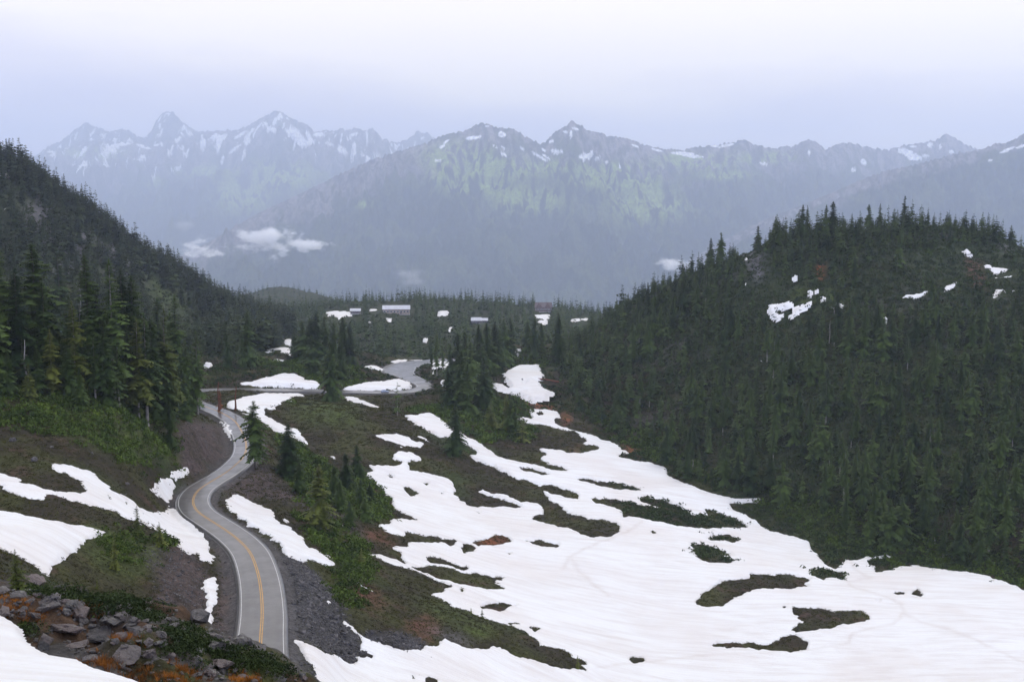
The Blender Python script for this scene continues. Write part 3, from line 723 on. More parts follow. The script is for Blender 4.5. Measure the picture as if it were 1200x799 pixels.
tag(road, 'winding wet two lane mountain road with yellow centre line', kind='structure')
for sgn in (-1, 1):
    strip([(sgn * (RHW - 0.17) - .065, .030), (sgn * (RHW - 0.17) + .065, .030)], 0.012, 'edge_line', M['white_line'], road)
for sgn in (-1, 1):
    strip([(sgn * .17 - .085 * one, .069), (sgn * .17 + .085 * one, .069)], 0.012, 'centre_line', M['yellow_line'], road, sel=lambda i: RC[i, 1] < 455)
# ------------------------------------------------------------------ conifers
def conifer(seed, wid, bare=0.06, whorls=40, per=6, segs=4, ragged=0.35, sway=0.012, droop=0.45, top=0.8, trunk_r=0.011, dead_top=False):
    """unit-height tree: crown triangles and trunk mesh; needle sprays along drooping branches"""
    R = random.Random(seed)
    V, T = [], []
    lean = (R.uniform(-sway, sway), R.uniform(-sway, sway))
    gaps = [(R.uniform(bare, .95), R.uniform(0, 6.28), R.uniform(.03, .09)) for _ in range(5)]
    def axis(t): return (lean[0] * math.sin(t * 3), lean[1] * math.sin(t * 2.3))
    for w in range(whorls):
        t0 = bare + (1 - bare) * ((w + 0.3) / whorls) ** 0.93
        prof = (1 - t0) ** top * min(1.0, 0.62 + (t0 - bare) * 1.6)
        wr = 1 + R.uniform(-ragged, ragged) * 0.7
        for b in range(per):
            if R.random() < 0.07: continue
            t = min(0.995, t0 + R.uniform(-.5, .5) / whorls)
            az = b * 6.283 / per + w * 2.4 + R.uniform(-.45, .45)
            L = wid * prof * wr * (1 + R.uniform(-ragged, ragged * 0.8)) + 0.007
            for g in gaps:
                if abs(t - g[0]) < g[2] and math.cos(az - g[1]) > 0.2: L *= 0.45
            dx, dy = math.cos(az), math.sin(az)
            ax, ay = axis(t)
            rise = 0.25 * (t - 0.45)
            dr = droop * (1.15 - t) + R.uniform(-.1, .1)
            def P(u, side=0.0, down=0.0):
                z = t + L * (rise * u * 1.6 - dr * u * u) - down
                return (ax + dx * u * L - dy * side, ay + dy * u * L + dx * side, z)
            sp = (0.38 * L + 0.010) * (1.0 if whorls > 20 else 1.6)
            for k in range(segs):
                u0 = 0.08 + 0.92 * k / segs; u1 = 0.08 + 0.92 * (k + 1) / segs
                s0 = sp * (1 - 0.55 * u0) * R.uniform(.65, 1.25)
                n = len(V)
                V += [P(u0), P(u1 + .05), P((u0 + u1) / 2 + .12, s0, s0 * .25), P((u0 + u1) / 2 + .12, -s0, s0 * .25), P((u0 + u1) / 2, 0, s0 * R.uniform(.35, .7))]
                T += [(n, n + 2, n + 1), (n, n + 1, n + 3), (n, n + 1, n + 4)]
    n = len(V)                                                  # leader
    tx, ty = axis(1)
    V += [(tx, ty, 1.02), (tx + .006, ty, .96), (tx - .006, ty + .004, .96), (tx, ty - .007, .95)]
    T += [(n, n + 1, n + 2), (n, n + 2, n + 3), (n, n + 3, n + 1)]
    m = MB()
    ts = [-.03, 0.03, .25, .5, .75, .97]
    m.tube([(*axis(max(t, 0)), t) for t in ts], [trunk_r * 1.35, trunk_r, trunk_r * .8, trunk_r * .58, trunk_r * .32, trunk_r * .1], 6)
    return np.array(V, np.float32), np.array(T, np.int32), m

def mesh_of(name, V, T, mat, smooth=False):
    o = link_mesh(name, V, T, mat, smooth=smooth); me = o.data
    bpy.data.objects.remove(o); return me

KINDS = {}
def kind(key, n, mat, bark, **kw):
    lst = []
    for i in range(n):
        V, T, tm = conifer(hash(key) % 1000 * 0 + sum(map(ord, key)) * 7 + i * 13, **kw)
        lst.append((mesh_of('crown', V, T, mat), mesh_of('trunk', np.array(tm.v, np.float32), tm.f, bark), (V, T)))
    KINDS[key] = lst
kind('spire', 5, M['needle'], M['bark'], wid=0.14, bare=0.04, whorls=62, per=9, segs=5, ragged=.42, top=.7)
kind('broad', 4, M['needle'], M['bark'], wid=0.20, bare=0.04, whorls=56, per=9, segs=5, ragged=.45, top=.66)
kind('bare', 4, M['needle'], M['bark_pale'], wid=0.15, bare=0.24, whorls=44, per=8, segs=4, ragged=.5, trunk_r=.014)
kind('olive', 3, M['needle_olive'], M['bark_pale'], wid=0.19, bare=0.10, whorls=46, per=8, segs=5, ragged=.42)
kind('lone', 1, M['needle'], M['bark'], wid=0.33, bare=0.20, whorls=36, per=8, segs=5, ragged=.42, top=.6, trunk_r=.014)
kind('young', 3, M['needle_olive'], M['bark'], wid=0.24, bare=0.0, whorls=24, per=6, segs=3, ragged=.4, top=.9)
kind('scraggly', 2, M['needle'], M['bark_pale'], wid=0.20, bare=0.15, whorls=15, per=4, segs=3, ragged=.8, trunk_r=.016)
kind('rusty', 1, M['dead'], M['snag'], wid=0.16, bare=0.15, whorls=18, per=5, segs=3, ragged=.6, trunk_r=.02)
def lod(seed, **kw):
    V, T, tm = conifer(seed, **kw)
    return V, T
LOD_MID = [lod(500 + i, wid=(.17, .21, .25, .19)[i % 4], bare=.03, whorls=17, per=6, segs=2, ragged=.45, top=.66) for i in range(8)]
LOD_FAR = [lod(600 + i, wid=(.16, .20, .24)[i % 3], bare=.02, whorls=9, per=5, segs=1, ragged=.4) for i in range(6)]
LOD_TINY = [lod(700 + i, wid=.26, bare=.0, whorls=4, per=5, segs=1, ragged=.3) for i in range(4)]

def plant(x, y, z, h, key, wscale=1.0, name='conifer_tree', label=None, group=None):
    cm, tm, _ = random.choice(KINDS[key])
    e = empty(name, (x, y, z - 0.15), random.uniform(0, 6.28))
    e.scale = (h * wscale, h * wscale, h)
    for nm, me in (('trunk', tm), ('crown', cm)):
        o = bpy.data.objects.new(nm, me); COL.objects.link(o); o.parent = e
    tag(e, label, 'tree', group)
    return e

def merge(lods, pts, name, mat, label, wmin=.8, wmax=1.25):
    """many trees as ONE object; pts rows are x, y, z, h"""
    Vs, Ts, Tn = [], [], []; nv = 0
    for (x, y, z, h) in pts:
        V, T = lods[random.randrange(len(lods))]
        a = random.uniform(0, 6.28); ca_, sa_ = math.cos(a), math.sin(a); ws = h * random.uniform(wmin, wmax)
        Q = np.empty_like(V)
        Q[:, 0] = (V[:, 0] * ca_ - V[:, 1] * sa_) * ws + x; Q[:, 1] = (V[:, 0] * sa_ + V[:, 1] * ca_) * ws + y; Q[:, 2] = V[:, 2] * h + z - .2
        Vs.append(Q); Ts.append(T + nv); nv += len(V); Tn.append(np.full(len(V), random.random(), np.float32))
    o = link_mesh(name, np.concatenate(Vs), np.concatenate(Ts), mat, attrs={'tint': np.concatenate(Tn)})
    return tag(o, label, kind='stuff')

# ---- trees one can tell apart: px, base py, top py, kind, width factor, label  (distance from the ground under the base)
NAMED = [
 (299,549,469,'lone',0.82,'lone dark conifer with a bare lower trunk standing at the road edge'),
 (339,562,496,'broad',1.35,'dark bushy conifer on the slope just right of the lone roadside tree'),
 (376,622,543,'olive',1.25,'yellow green conifer with a pale bare trunk above the slanting snow bank'),
 (533,533,472,'broad',1.15,'bushy conifer standing alone in heather between two snow strips'),
 (388,470,398,'broad',1.0,'tall dense conifer at the front of the knoll beside the straight upper road'),
 (173,498,366,'bare',1.0,'tall conifer with a long pale bare trunk at the front of the left grove'),
 (134,472,303,'bare',1.1,'tallest ragged conifer in the middle of the left grove'),
 (135,668,622,'young',0.8,'small slender green conifer on the heather hump above the foreground rocks'),
 (114,690,672,'young',0.8,'tiny conifer beside the slender green one above the foreground rocks'),
 (20,690,640,'young',1.3,'bushy yellow green conifer beside the dark rock at the left edge'),
 (162,625,590,'young',1.1,'dark pointed young conifer crossing the snow band above the heather hump'),
 (187,638,610,'young',1.3,'second dark young conifer at the snow edge, shorter and rounder'),
 (685,0,0,None,0,''),
 (466,487,447,'scraggly',1.0,'scraggly half bare conifer beside the road near the car'),
 (677,784,766,'young',0.9,'tiny conifer on the tip of the heather spur running into the snowfield'),
 (565,724,712,'young',1.1,'small dark conifer on the upper edge of the heather spur'),
 (552,719,711,'young',1.2,'lower bushy conifer left of the small one on the spur edge'),
 (258,482,455,'rusty',1.0,'small rusty dead conifer beside the reddish snag above the road bend'),
 (291,430,364,'broad',0.9,'dark pointed conifer standing apart on the crest left of the knoll'),
 (266,430,378,'spire',1.0,'narrow conifer left of the dark pointed one on the crest'),
 (284,431,388,'spire',1.0,'short conifer tucked against the dark pointed one on the crest'),
 (200,523,470,'spire',1.2,'low dark conifer at the foot of the left grove above the brown bank'),
 (232,486,387,'bare',0.9,'thin conifer at the right end of the left grove'),
 (378,610,585,'young',1.2,'dark young conifer at the foot of the yellow green one'),
 (418,560,520,'broad',1.2,'dark conifer at the left edge of the upper snowfield'),
 (405,575,530,'broad',1.2,'bushy dark conifer just below the one at the snowfield edge'),
 (505,437,395,'bare',0.8,'thin trunked conifer standing in snow right of the wet road loop'),
 (519,436,402,'bare',0.8,'slightly shorter thin trunked conifer in the snow behind the road loop'),
 (512,440,388,'bare',0.8,'tallest of the thin trunked conifers right of the wet road loop'),
 (626,418,372,'broad',1.0,'dark broad conifer at the head of the valley above the small grey snow patch'),
 (654,425,366,'spire',1.3,'dark column conifer at the foot of the right hill near the red lodge'),
]
GROVE = [(3,440,290,'broad',1.0),(-8,450,300,'spire',1.0),(25,450,313,'spire',1.0),(43,440,285,'broad',1.1),(55,452,330,'spire',1.0),(72,440,292,'spire',1.1),(85,455,345,'spire',1.0),(105,455,298,'spire',1.0),(97,457,350,'bare',1.0),(118,460,330,'broad',.9),(147,465,315,'spire',1.1),(160,470,322,'broad',.9),(152,478,380,'spire',1.0),(190,478,348,'spire',1.1),(203,480,365,'spire',1.0),(210,484,346,'spire',.9),(220,486,400,'spire',1.0),(180,485,372,'broad',.8),(28,452,395,'olive',1.0),(15,448,370,'spire',1.0),(62,460,385,'olive',1.0),(163,492,372,'olive',.9),(196,486,360,'olive',.8),(88,460,352,'olive',.8),(125,475,372,'spire',1.0),(140,480,400,'bare',1.0),(112,470,395,'bare',1.0),(80,465,400,'spire',1.2),(45,462,405,'spire',1.2),(10,465,410,'spire',1.2),(195,490,420,'spire',1.3),(215,492,430,'spire',1.2),(165,490,425,'bare',.9),(-25,455,305,'broad',1),(-40,460,320,'spire',1),(226,480,404,'spire',1.0),(35,470,425,'olive',1.0),(95,478,428,'spire',1.2)]
KNOLL = [(355,425,376,'broad',.9),(364,424,372,'spire',1.2),(372,428,366,'broad',1.0),(381,426,370,'broad',.9),(392,430,378,'spire',1.2),(402,424,371,'broad',.9),(410,427,378,'spire',1.2),(366,440,392,'broad',.9),(399,448,398,'spire',1.2),(346,420,385,'spire',1.1)]
CENTRE = [(536,452,390,'broad',1.0),(545,460,388,'spire',1.2),(528,450,402,'spire',1.1),(552,468,400,'broad',1.0),(540,475,410,'broad',.9),(566,478,418,'broad',.9),(561,445,380,'spire',1.2),(571,440,378,'spire',1.2),(580,436,376,'spire',1.2),(590,430,374,'broad',.9),(597,428,372,'spire',1.2),(548,486,425,'spire',1.2),(594,505,460,'olive',.9),(599,510,468,'broad',.9),(604,512,476,'spire',1.2),(575,500,468,'young',1.2),(612,518,490,'young',1.2),(618,410,375,'spire',1.2),(634,412,378,'spire',1.2),(525,475,432,'broad',.9),(584,438,385,'spire',1.0),(574,470,430,'spire',1.1)]
SLOPE = [(352,578,540,'broad',1.2),(398,598,562,'broad',1.3),(423,594,560,'broad',1.4),(434,590,564,'broad',1.4),(428,610,582,'broad',1.5),(410,614,586,'broad',1.4),(399,640,616,'young',1.3),(424,660,640,'young',1.3),(392,584,545,'broad',1.2)]
used = 0
def place_px(px, base, top, key, wf, label, group, name='conifer_tree'):
    d = raycast1(px, base, ZG)
    if not d == d: return None
    x, y, z = at(px, base, d)
    z = float(zg_at(np.array([x]), np.array([y]))[0])
    _, kz = ray(px, top); h = kz * d - z
    if h < 0.5: return None
    return plant(float(x), y, z, float(h), key, wf, name, label, group)
for px, b_, t_, k_, wf, lab in NAMED:
    if k_:
        used += place_px(px, b_, t_, k_, wf, lab, 'conifers standing apart on the slopes') is not None
for L, lab, g in ((GROVE, 'tall dark conifer crowded among the trees of the left grove', 'conifers of the left grove'),
                  (KNOLL, 'dark green conifer in the dense clump on the knoll above the upper road', 'conifers on the knoll above the road'),
                  (SLOPE, 'dark bushy conifer in the ragged belt along the left edge of the snowfield', 'conifers along the left edge of the snowfield'),
                  (CENTRE, 'dark green conifer in the loose stand between the road loop and the snowy valley', 'conifers between the road loop and the valley')):
    for px, b_, t_, k_, wf in L:
        used += place_px(px, b_, t_, k_, wf * (1.3 if L is KNOLL or L is CENTRE else 1.14 if L is GROVE else 1), lab, g) is not None

# ---- scattered woods
KEEP = raster([p for _, pol, _ in PATCH for p in pol] + FLECKS + BUILT)
SNOWM = KEEP | raster([MAIN])
def scatter(pol, spacing, hlo, hhi, seed, dmin, dmax, clump=None, thr=0.0, tol=1.10, keep=True, openings=None):
    R = np.random.default_rng(seed)
    P = np.array(pol, float)
    m = raster([pol])
    op = raster(openings) if openings else None
    Xs, Ys, Zs = [], [], []
    sel = VIS2 & (YY > dmin) & (YY < dmax) & (RD > 9)
    ins = sample(m, PX2, PY2) > .5
    rr, cc = np.nonzero(sel & ins)
    if len(rr) == 0: return np.zeros((0, 4))
    area = (np.gradient(YY, axis=0) * np.gradient(XX, axis=1))[rr, cc]
    n = int(area.sum() / spacing ** 2 * 1.9)
    pick = R.choice(len(rr), n, p=area / area.sum())
    x = XX[rr[pick], cc[pick]] + R.uniform(-2, 2, n); y = YY[rr[pick], cc[pick]] + R.uniform(-2, 2, n)
    cl = fbm(x / 38, y / 38, 3, seed)
    ok = np.ones(n, bool)
    if clump is not None: ok &= cl + R.uniform(-.25, .25, n) > thr
    z = zg_at(x, y)
    h = R.uniform(hlo, hhi, n) * (0.8 + 0.35 * np.clip(cl + .3, 0, 1)) * np.where(R.random(n) < .38, R.uniform(.35, .8, n), 1)
    px, py = proj(x, y, z); qx, qy = proj(x, y, z + h)
    ok &= sample(SNOWM, px, py) < .3
    if op is not None: ok &= ~((sample(op, px, py) > .5) & (R.random(n) < .85))
    if op is not None: ok &= ~((sample(op, (px + qx) / 2, (py + qy) / 2) > .5) & (R.random(n) < .8))
    if keep:
        for f in (0, .2, .4, .6, .8, .95):
            for dx in (-2, 0, 2): ok &= sample(KEEP, px + dx, py + (qy - py) * f) < .5
    ids = np.nonzero(ok)[0]; cell = {}; keepi = []
    for i in ids:                                              # thin to the spacing
        s_ = spacing * (0.72 if h[i] < hlo * .8 else 0.9)
        kx_, ky_ = int(x[i] // spacing), int(y[i] // spacing); bad = False
        for a in (-1, 0, 1):
            for b in (-1, 0, 1):
                for j in cell.get((kx_ + a, ky_ + b), ()):
                    if (x[i] - x[j]) ** 2 + (y[i] - y[j]) ** 2 < s_ * s_: bad = True
        if not bad: cell.setdefault((kx_, ky_), []).append(i); keepi.append(i)
    return np.stack([x, y, z, h], 1)[keepi]
PX2, PY2 = proj(XX, YY, ZG)
VIS2 = visible(XX, YY, ZG + 14.0, 1.10) | visible(XX, YY, ZG, 1.06)
RIGHT = [(660,452),(655,420),(665,400),(690,372),(720,345),(760,318),(800,305),(850,285),(880,270),(890,255),(960,240),(1060,235),(1160,245),(1210,262),(1300,300),(1300,735),(1205,690),(1150,668),(1100,655),(1050,652),(1000,640),(985,630),(960,612),(930,600),(900,590),(870,575),(830,570),(800,560),(775,540),(745,525),(740,520),(715,505),(690,495),(672,482)]
OPEN_R = [[(885,320),(1000,322),(1000,366),(890,372)],[(1000,300),(1120,290),(1200,285),(1200,350),(1100,362),(1050,352),(1010,335)],[(860,285),(900,285),(905,325),(870,325)],[(930,600),(985,612),(985,645),(940,632)],[(1000,640),(1200,672),(1200,690),(1100,664),(1010,655)],[(700,500),(740,520),(800,555),(890,585),(850,572),(780,545)]]
t_right = scatter(RIGHT, 6.0, 11, 18.5, 5, 330, 760, openings=OPEN_R)
t_back = scatter([(640,420),(700,368),(820,290),(900,235),(1210,240),(1300,290),(1300,340),(900,330),(700,420)], 6.0, 8, 13, 6, 640, 800, keep=True, openings=OPEN_R)
t_left = scatter([(-90,60),(0,165),(60,200),(130,255),(200,300),(260,335),(335,372),(345,400),(300,415),(240,420),(180,400),(100,470),(-90,470)], 7.0, 17, 30, 7, 560, 1330, clump=True, thr=-.30, openings=[[(150,310),(205,330),(240,390),(200,395)]])
t_crest = scatter([(-90,40),(0,150),(60,190),(130,245),(200,290),(260,325),(345,368),(345,392),(250,360),(180,320),(100,270),(0,205),(-90,150)], 7.0, 18, 31, 8, 800, 1330)
t_mid = scatter([(330,385),(345,350),(400,335),(700,335),(760,370),(700,385),(660,412),(600,412),(520,424),(440,420),(400,410),(340,405)], 8.2, 14, 23, 9, 820, 1950)
t_hill = scatter([(180,400),(235,320),(350,315),(420,345),(420,372),(330,400)], 13, 12, 20, 10, 1900, 3000, keep=False)
# the largest in the photo become trees of their own
allr = np.concatenate([t_right, t_back])
vis_r = visible(allr[:, 0], allr[:, 1], allr[:, 2] + allr[:, 3] * .8, 1.02)
_, pa = proj(allr[:, 0], allr[:, 1], allr[:, 2]); pxr, pb = proj(allr[:, 0], allr[:, 1], allr[:, 2] + allr[:, 3])
size = (pa - pb) * vis_r * (pxr < 1198) * (pxr > 0)
n_own = max(0, 296 - used)
order = np.argsort(-size)
own, rest = order[:n_own], order[n_own:]
for i in own:
    x, y, z, h = map(float, allr[i])
    k_ = random.choice(('spire', 'spire', 'spire', 'broad', 'broad', 'broad', 'bare'))
    plant(x, y, z, h * 1.08, k_, random.uniform(.95, 1.3), 'conifer_tree', 'dark green conifer in the dense forest covering the lower right hillside', 'conifers of the lower right hillside')
merge(LOD_MID, allr[rest], 'forest', M['needle_far'], 'dense dark conifer forest covering the upper right hill')
merge(LOD_MID, np.concatenate([t_left, t_crest]), 'forest', M['needle_hill'], 'hazy conifer forest on the steep far left hillside')
merge(LOD_FAR, t_mid, 'forest', M['needle_far'], 'hazy conifer forest on the low ridge behind the road loop')
merge(LOD_TINY, t_hill, 'forest', M['needle_far'], 'hazy conifer wood on the small far ridge left of centre')
print('TREES named', used, 'own', len(own), 'rest', len(rest), 'left', len(t_left), len(t_crest), 'mid', len(t_mid), 'hill', len(t_hill))
# ------------------------------------------------------------------ far mountains
def mat_mount():
    m, nt, b = new_mat('mountain_side')
    a = nt.nodes.new('ShaderNodeAttribute'); a.attribute_name = 'soil'
    f1 = noise_n(nt, 0.02, 5, 0.7)
    k = maprange(nt, f1, 0.3, 0.7, 0.45, 1.7)
    vm = nt.nodes.new('ShaderNodeVectorMath'); vm.operation = 'SCALE'
    nt.links.new(a.outputs['Color'], vm.inputs[0]); nt.links.new(k, vm.inputs[3])
    nt.links.new(vm.outputs[0], b.inputs['Base Color'])
    bump(nt, b, noise_n(nt, 0.008, 8, 0.72), 1.0, 70.0)
    b.inputs['Roughness'].default_value = 0.95; b.inputs['Specular IOR Level'].default_value = 0.1
    return m
M['mount'] = mat_mount()
def mountain(name, pts, Lf, foot, seed, amp, lam, treeline, snow, meadow=(), rough=1.0, power=0.9, label=None, auto_snow=0.0, rock_amt=0.5, meadow_auto=0.0):
    pts = np.array(pts, float); pts[:, 2] *= 1.75; Lf *= 1.75; amp *= 1.9; lam *= 1.4; rough *= 1.5
    px = np.arange(pts[0, 0], pts[-1, 0], 1.1)
    py = np.interp(px, pts[:, 0], pts[:, 1]); d = np.interp(px, pts[:, 0], pts[:, 2])
    py = py + rough * (gnoise(px / 2.6, px * 0, seed) * 1.7 + gnoise(px / 6, px * 0, seed + 1) * 1.5 - .4) * np.where(py > 212, .2, 1)
    kx, kz = ray(px, py)
    v = np.concatenate([np.linspace(-0.35, -0.02, 14), np.linspace(0, 1, 230) ** 1.25])
    V_, U_ = np.meshgrid(v, np.arange(len(px)), indexing='ij')
    D = d[None, :] - V_ * Lf
    Y = D; X = kx[None, :] * (d[None, :] * (1 - np.clip(V_, -1, 1) * Lf / d[None, :]))
    zr = (kz * d)[None, :]
    vv = np.clip(V_, 0, 1)
    Zb = zr + (foot - zr) * vv ** power
    Zb = np.where(V_ < 0, zr + V_ * Lf * 0.55, Zb)
    wx = X + 250 * fbm(X / 900, Y / 900, 2, seed + 5)
    spur = ridged(wx / lam, Y / (lam * 2.6), 5, seed + 11) - 0.62
    fine = fbm(X / (lam * .18), Y / (lam * .3), 4, seed + 23)
    env = sstep(0, 0.16, vv) * (1 - 0.6 * sstep(.7, 1, vv))
    Z = Zb + amp * spur * env + amp * 0.16 * fine * sstep(0, .06, vv)
    QX, QY = proj(X, Y, Z)
    up = (Z - foot) / np.maximum(zr.max() - foot, 1)
    # cover: forest, meadow, rock, snow
    c_f = np.array((0.022, 0.034, 0.016)); c = np.ones(Z.shape + (3,)) * c_f
    nn = fbm(X / (lam * .5), Y / (lam * .6), 4, seed + 31); n2_ = fbm(X / (lam * .12), Y / (lam * .2), 3, seed + 37)
    c = lerp(c, (0.060, 0.078, 0.026), sstep(-.1, .5, nn + n2_ * .4))
    below = (QY - py[None, :])                                  # photo pixels below the crest
    hi = 1 - sstep(treeline * .5, treeline * 1.3, below + nn * treeline * .7)
    c = lerp(c, (0.22, 0.195, 0.18), hi * sstep(-.5, .2, n2_ + spur) * rock_amt + hi * .3 * rock_amt)
    c = lerp(c, (0.030, 0.030, 0.032), hi * sstep(.05, .35, spur + .25 * n2_) * .8)
    for (mx, my, rx, ry) in meadow:
        g = np.exp(-(((QX - mx) / rx) ** 2 + ((QY - my) / ry) ** 2))
        c = lerp(c, (0.27, 0.35, 0.075), np.clip(g * 1.5 * (sstep(-.35, .2, n2_ + nn * .6)), 0, .9))
    if meadow_auto: c = lerp(c, (0.11, 0.15, 0.045), meadow_auto * sstep(.1, .5, nn) * sstep(treeline * .6, treeline, below) * (1 - sstep(treeline * 1.2, treeline * 2.6, below)))
    sn = np.zeros(Z.shape)
    for (mx, my, rx, ry, an) in snow:
        ca_, sa_ = math.cos(math.radians(an)), math.sin(math.radians(an))
        ex_ = ((QX - mx) * ca_ + (QY - my) * sa_) / rx; ey_ = (-(QX - mx) * sa_ + (QY - my) * ca_) / ry
        sn = np.maximum(sn, 1.35 - (ex_ ** 2 + ey_ ** 2) - 0.75 * np.abs(n2_))
    if auto_snow:
        g = fbm(X / (lam * .09), Y / (lam * .5), 3, seed + 51) + .25 * nn
        sn = np.maximum(sn, (sstep(.42, .6, g) * (below < treeline * .9) * (below > 1.5)) * auto_snow)
    c = lerp(c, (0.93, 0.93, 0.93), sstep(0.02, 0.2, sn) * (V_ >= 0))
    nv, nu = Z.shape
    r_, c_ = np.meshgrid(np.arange(nv - 1), np.arange(nu - 1), indexing='ij'); i_ = (r_ * nu + c_).ravel()
    o = link_mesh(name, np.stack([X, Y, Z], -1).reshape(-1, 3), np.stack([i_, i_ + nu, i_ + nu + 1, i_ + 1], 1), M['mount'], smooth=True, attrs={'soil': c.reshape(-1, 3)})
    return tag(o, label, kind='structure')
BACK = [(-160,178),(0,183),(40,184),(60,170),(72,166),(87,153),(97,146),(103,144),(110,149),(120,151.7),(128,155),(143,151.7),(151,153),(160,161),(170,162),(177,154),(183,142),(189,135),(195,130.7),(203,132.7),(209,138),(213,143.3),(227,153),(247,157),(290,162),(380,165),(440,168),(470,167),(483,160),(490,153.3),(495,157),(500,156),(506,160),(513,165),(540,172),(620,185)]
mountain('mountain_range', [(a, b, 16200) for a, b in BACK], 3500, 300, 301, 420, 900, 30, [(222,156,5,2.5,40),(120,158,3,1.5,0),(495,162,3,1.2,-30)], rough=.8, rock_amt=.5, auto_snow=.8)
LEFTR = [(-160,190),(0,188),(45,184),(58,178),(72,174),(90,170),(104,166),(113,165),(125,170),(135,170),(146,167),(160,168),(176,173),(190,166),(205,163),(220,163),(235,156),(247,154),(273,153.5),(287,150),(297,144),(307,138.3),(315,134),(323,130.7),(328,131.5),(333,134),(340,139),(347,141),(360,147),(367,154),(374,155),(383,153),(392,154),(400,151.7),(408,153),(417,150),(424,154),(430,153.5),(437,150.5),(442,156),(447,162),(455,166),(465,180),(500,205),(560,240)]
mountain('mountain_range', [(a, b, 14500) for a, b in LEFTR], 5200, -1050, 321, 520, 1000, 42,
 [(329,136,1.5,4,-30),(345,157,6,9,-50),(355,167,8,5,15),(337,154,4,2,45),(319,152,5,3,20),(322,143,2,5,20),(310,146,2,4,30),(282,158,9,1.6,-32),(275,175,9,1.6,-38),(290,166,4,4,20),(374,158,7,2.5,0),(386,169,5,1.8,20),(398,174,2.5,4,0),(403,178,4,3,40),(413,158,4,2,-30),(430,163,1.2,8,0),(441,183,5,2,0),(425,182,3,1.5,0),(404,177,5,2,50),(140,169,15,2.5,-6),(130,174,8,4,40),(168,172,9,1.8,18),(100,174,2,3,0),(60,178,6,1.2,0),(113,187,3,1,30),(208,163,3,5,30),(185,169,5,1.6,-20),(197,162,3,1.5,-10),(200,199,3,1,30),(253,172,3,1.3,0),(240,168,1.5,3,0)],
 meadow=[(285,228,28,18),(180,213,8,6),(330,205,40,14),(240,200,30,6),(110,180,30,6)], rough=.9, rock_amt=.8, auto_snow=.9)
MIDR = [(150,330,7600),(200,306,7800),(250,281,8000),(300,251,8200),(350,228,8400),(400,204,8500),(433,189,8500),(466,178,8500),(483,173,8500),(500,168,8500),(508,164,8500),(517,160,8500),(526,157,8500),(533,156.7,8500),(550,151.7,8500),(558,147,8500),(565,144,8500),(571,146,8500),(577,148,8500),(583,150.5,8500),(590,150.7,8500),(598,151,8500),(607,155,8500),(620,163,8500),(633,169,8500),(640,166.7,8500),(647,158,8500),(653,154,8500),(660,150,8500),(666,146,8500),(670,142,8500),(674,144,8500),(680,148,8550),(693,155,8600),(703,156,8600),(713,160,8700),(737,163,8800),(753,170,8900),(777,175,9000),(800,176.7,9200),(815,173,9300),(827,171.7,9300),(840,171,9400),(853,168,9500),(862,167,9500),(872,164,9600),(876,166,9600),(883,170,9700),(895,172,9800),(907,175,9900),(920,172,10000),(930,171.7,10000),(938,168,10000),(948,164,10100),(953,165,10100),(958,168,10200),(967,176,10200),(975,172,10200),(983,169,10300),(997,167.7,10400),(1010,171.7,10500),(1027,175,10600),(1043,176,10800),(1055,172,10900),(1067,170,11000),(1087,166.7,11100),(1095,165,11200),(1100,163,11200),(1105,159.5,11200),(1109,157,11200),(1114,160,11200),(1120,163,11200),(1133,170.7,11300),(1153,178,11300),(1200,190,11300),(1340,205,11300)]
mountain('mountain_range', MIDR, 2700, -1050, 341, 330, 620, 34,
 [(555,161.5,9,2.2,-8),(588,158,4.5,3.5,20),(590,181,4,2,30),(571,148,3,1,0),(523,166,5,1.3,-35),(518,172,4,1.5,-30),(513,188,4,1.2,-10),(633,184,12,1.6,32),(612,174,3,1.6,30),(590,173,2.5,1.2,30),(580,172,3,1,30),(640,184,6,1.2,35),(637,176,4,1.2,35),(651,178,5,3,20),(658,178,2,3,0),(669,157,1.3,5,0),(674,151,5,1.4,18),(663,155,3,1.2,10),(646,166,3,1.6,-30),(687,183,9,2.5,-10),(684,184,2,6,0),(692,182,2,6,15),(700,186,4,1.6,-30),(711,190,2,2,0),(726,196,1.5,2,0),(770,176,7,1.3,15),(800,180,14,2,3),(812,183,12,2,5),(850,171,10,1.5,-12),(838,171.5,5,1.2,0),(744,171,5,1.3,20),(1065,180,12,4,25),(1072,185,9,3,0),(1090,170,3,3,0),(1102,172,1.2,3,0),(1085,183,4,2,0),(1055,177,3,3,0),(1070,172,4,1.2,0),(1012,190,3,4,-30),(1000,199,3,2.5,0),(948,179,1.5,3,0),(895,192,5,1.6,15),(1115,178,3,2,0)],
 meadow=[(540,185,38,16),(580,197,45,12),(530,205,25,10),(640,196,30,8),(700,208,35,10),(740,213,32,12),(720,200,40,8),(620,235,40,14),(560,220,35,8),(820,190,40,8),(850,205,25,5),(800,185,25,4),(900,185,30,6),(430,240,10,4),(760,240,40,20)], rough=.9, rock_amt=.9, power=.82)
RIGHTR = [(740,350),(820,298),(880,264),(940,240),(973,226.7),(1007,212),(1040,200),(1067,195),(1093,188),(1120,180.5),(1150,176),(1163,170),(1170,168.5),(1177,169),(1190,163),(1200,157),(1230,145),(1340,150)]
mountain('mountain_range', [(a, b, 7300) for a, b in RIGHTR], 1500, -1050, 361, 200, 420, 14, [(1180,176,10,1.7,-22),(1196,172,6,1.6,-20),(1160,188,3,1.2,0),(1210,168,8,1.5,-20)], rough=.8, rock_amt=.8, power=.95)
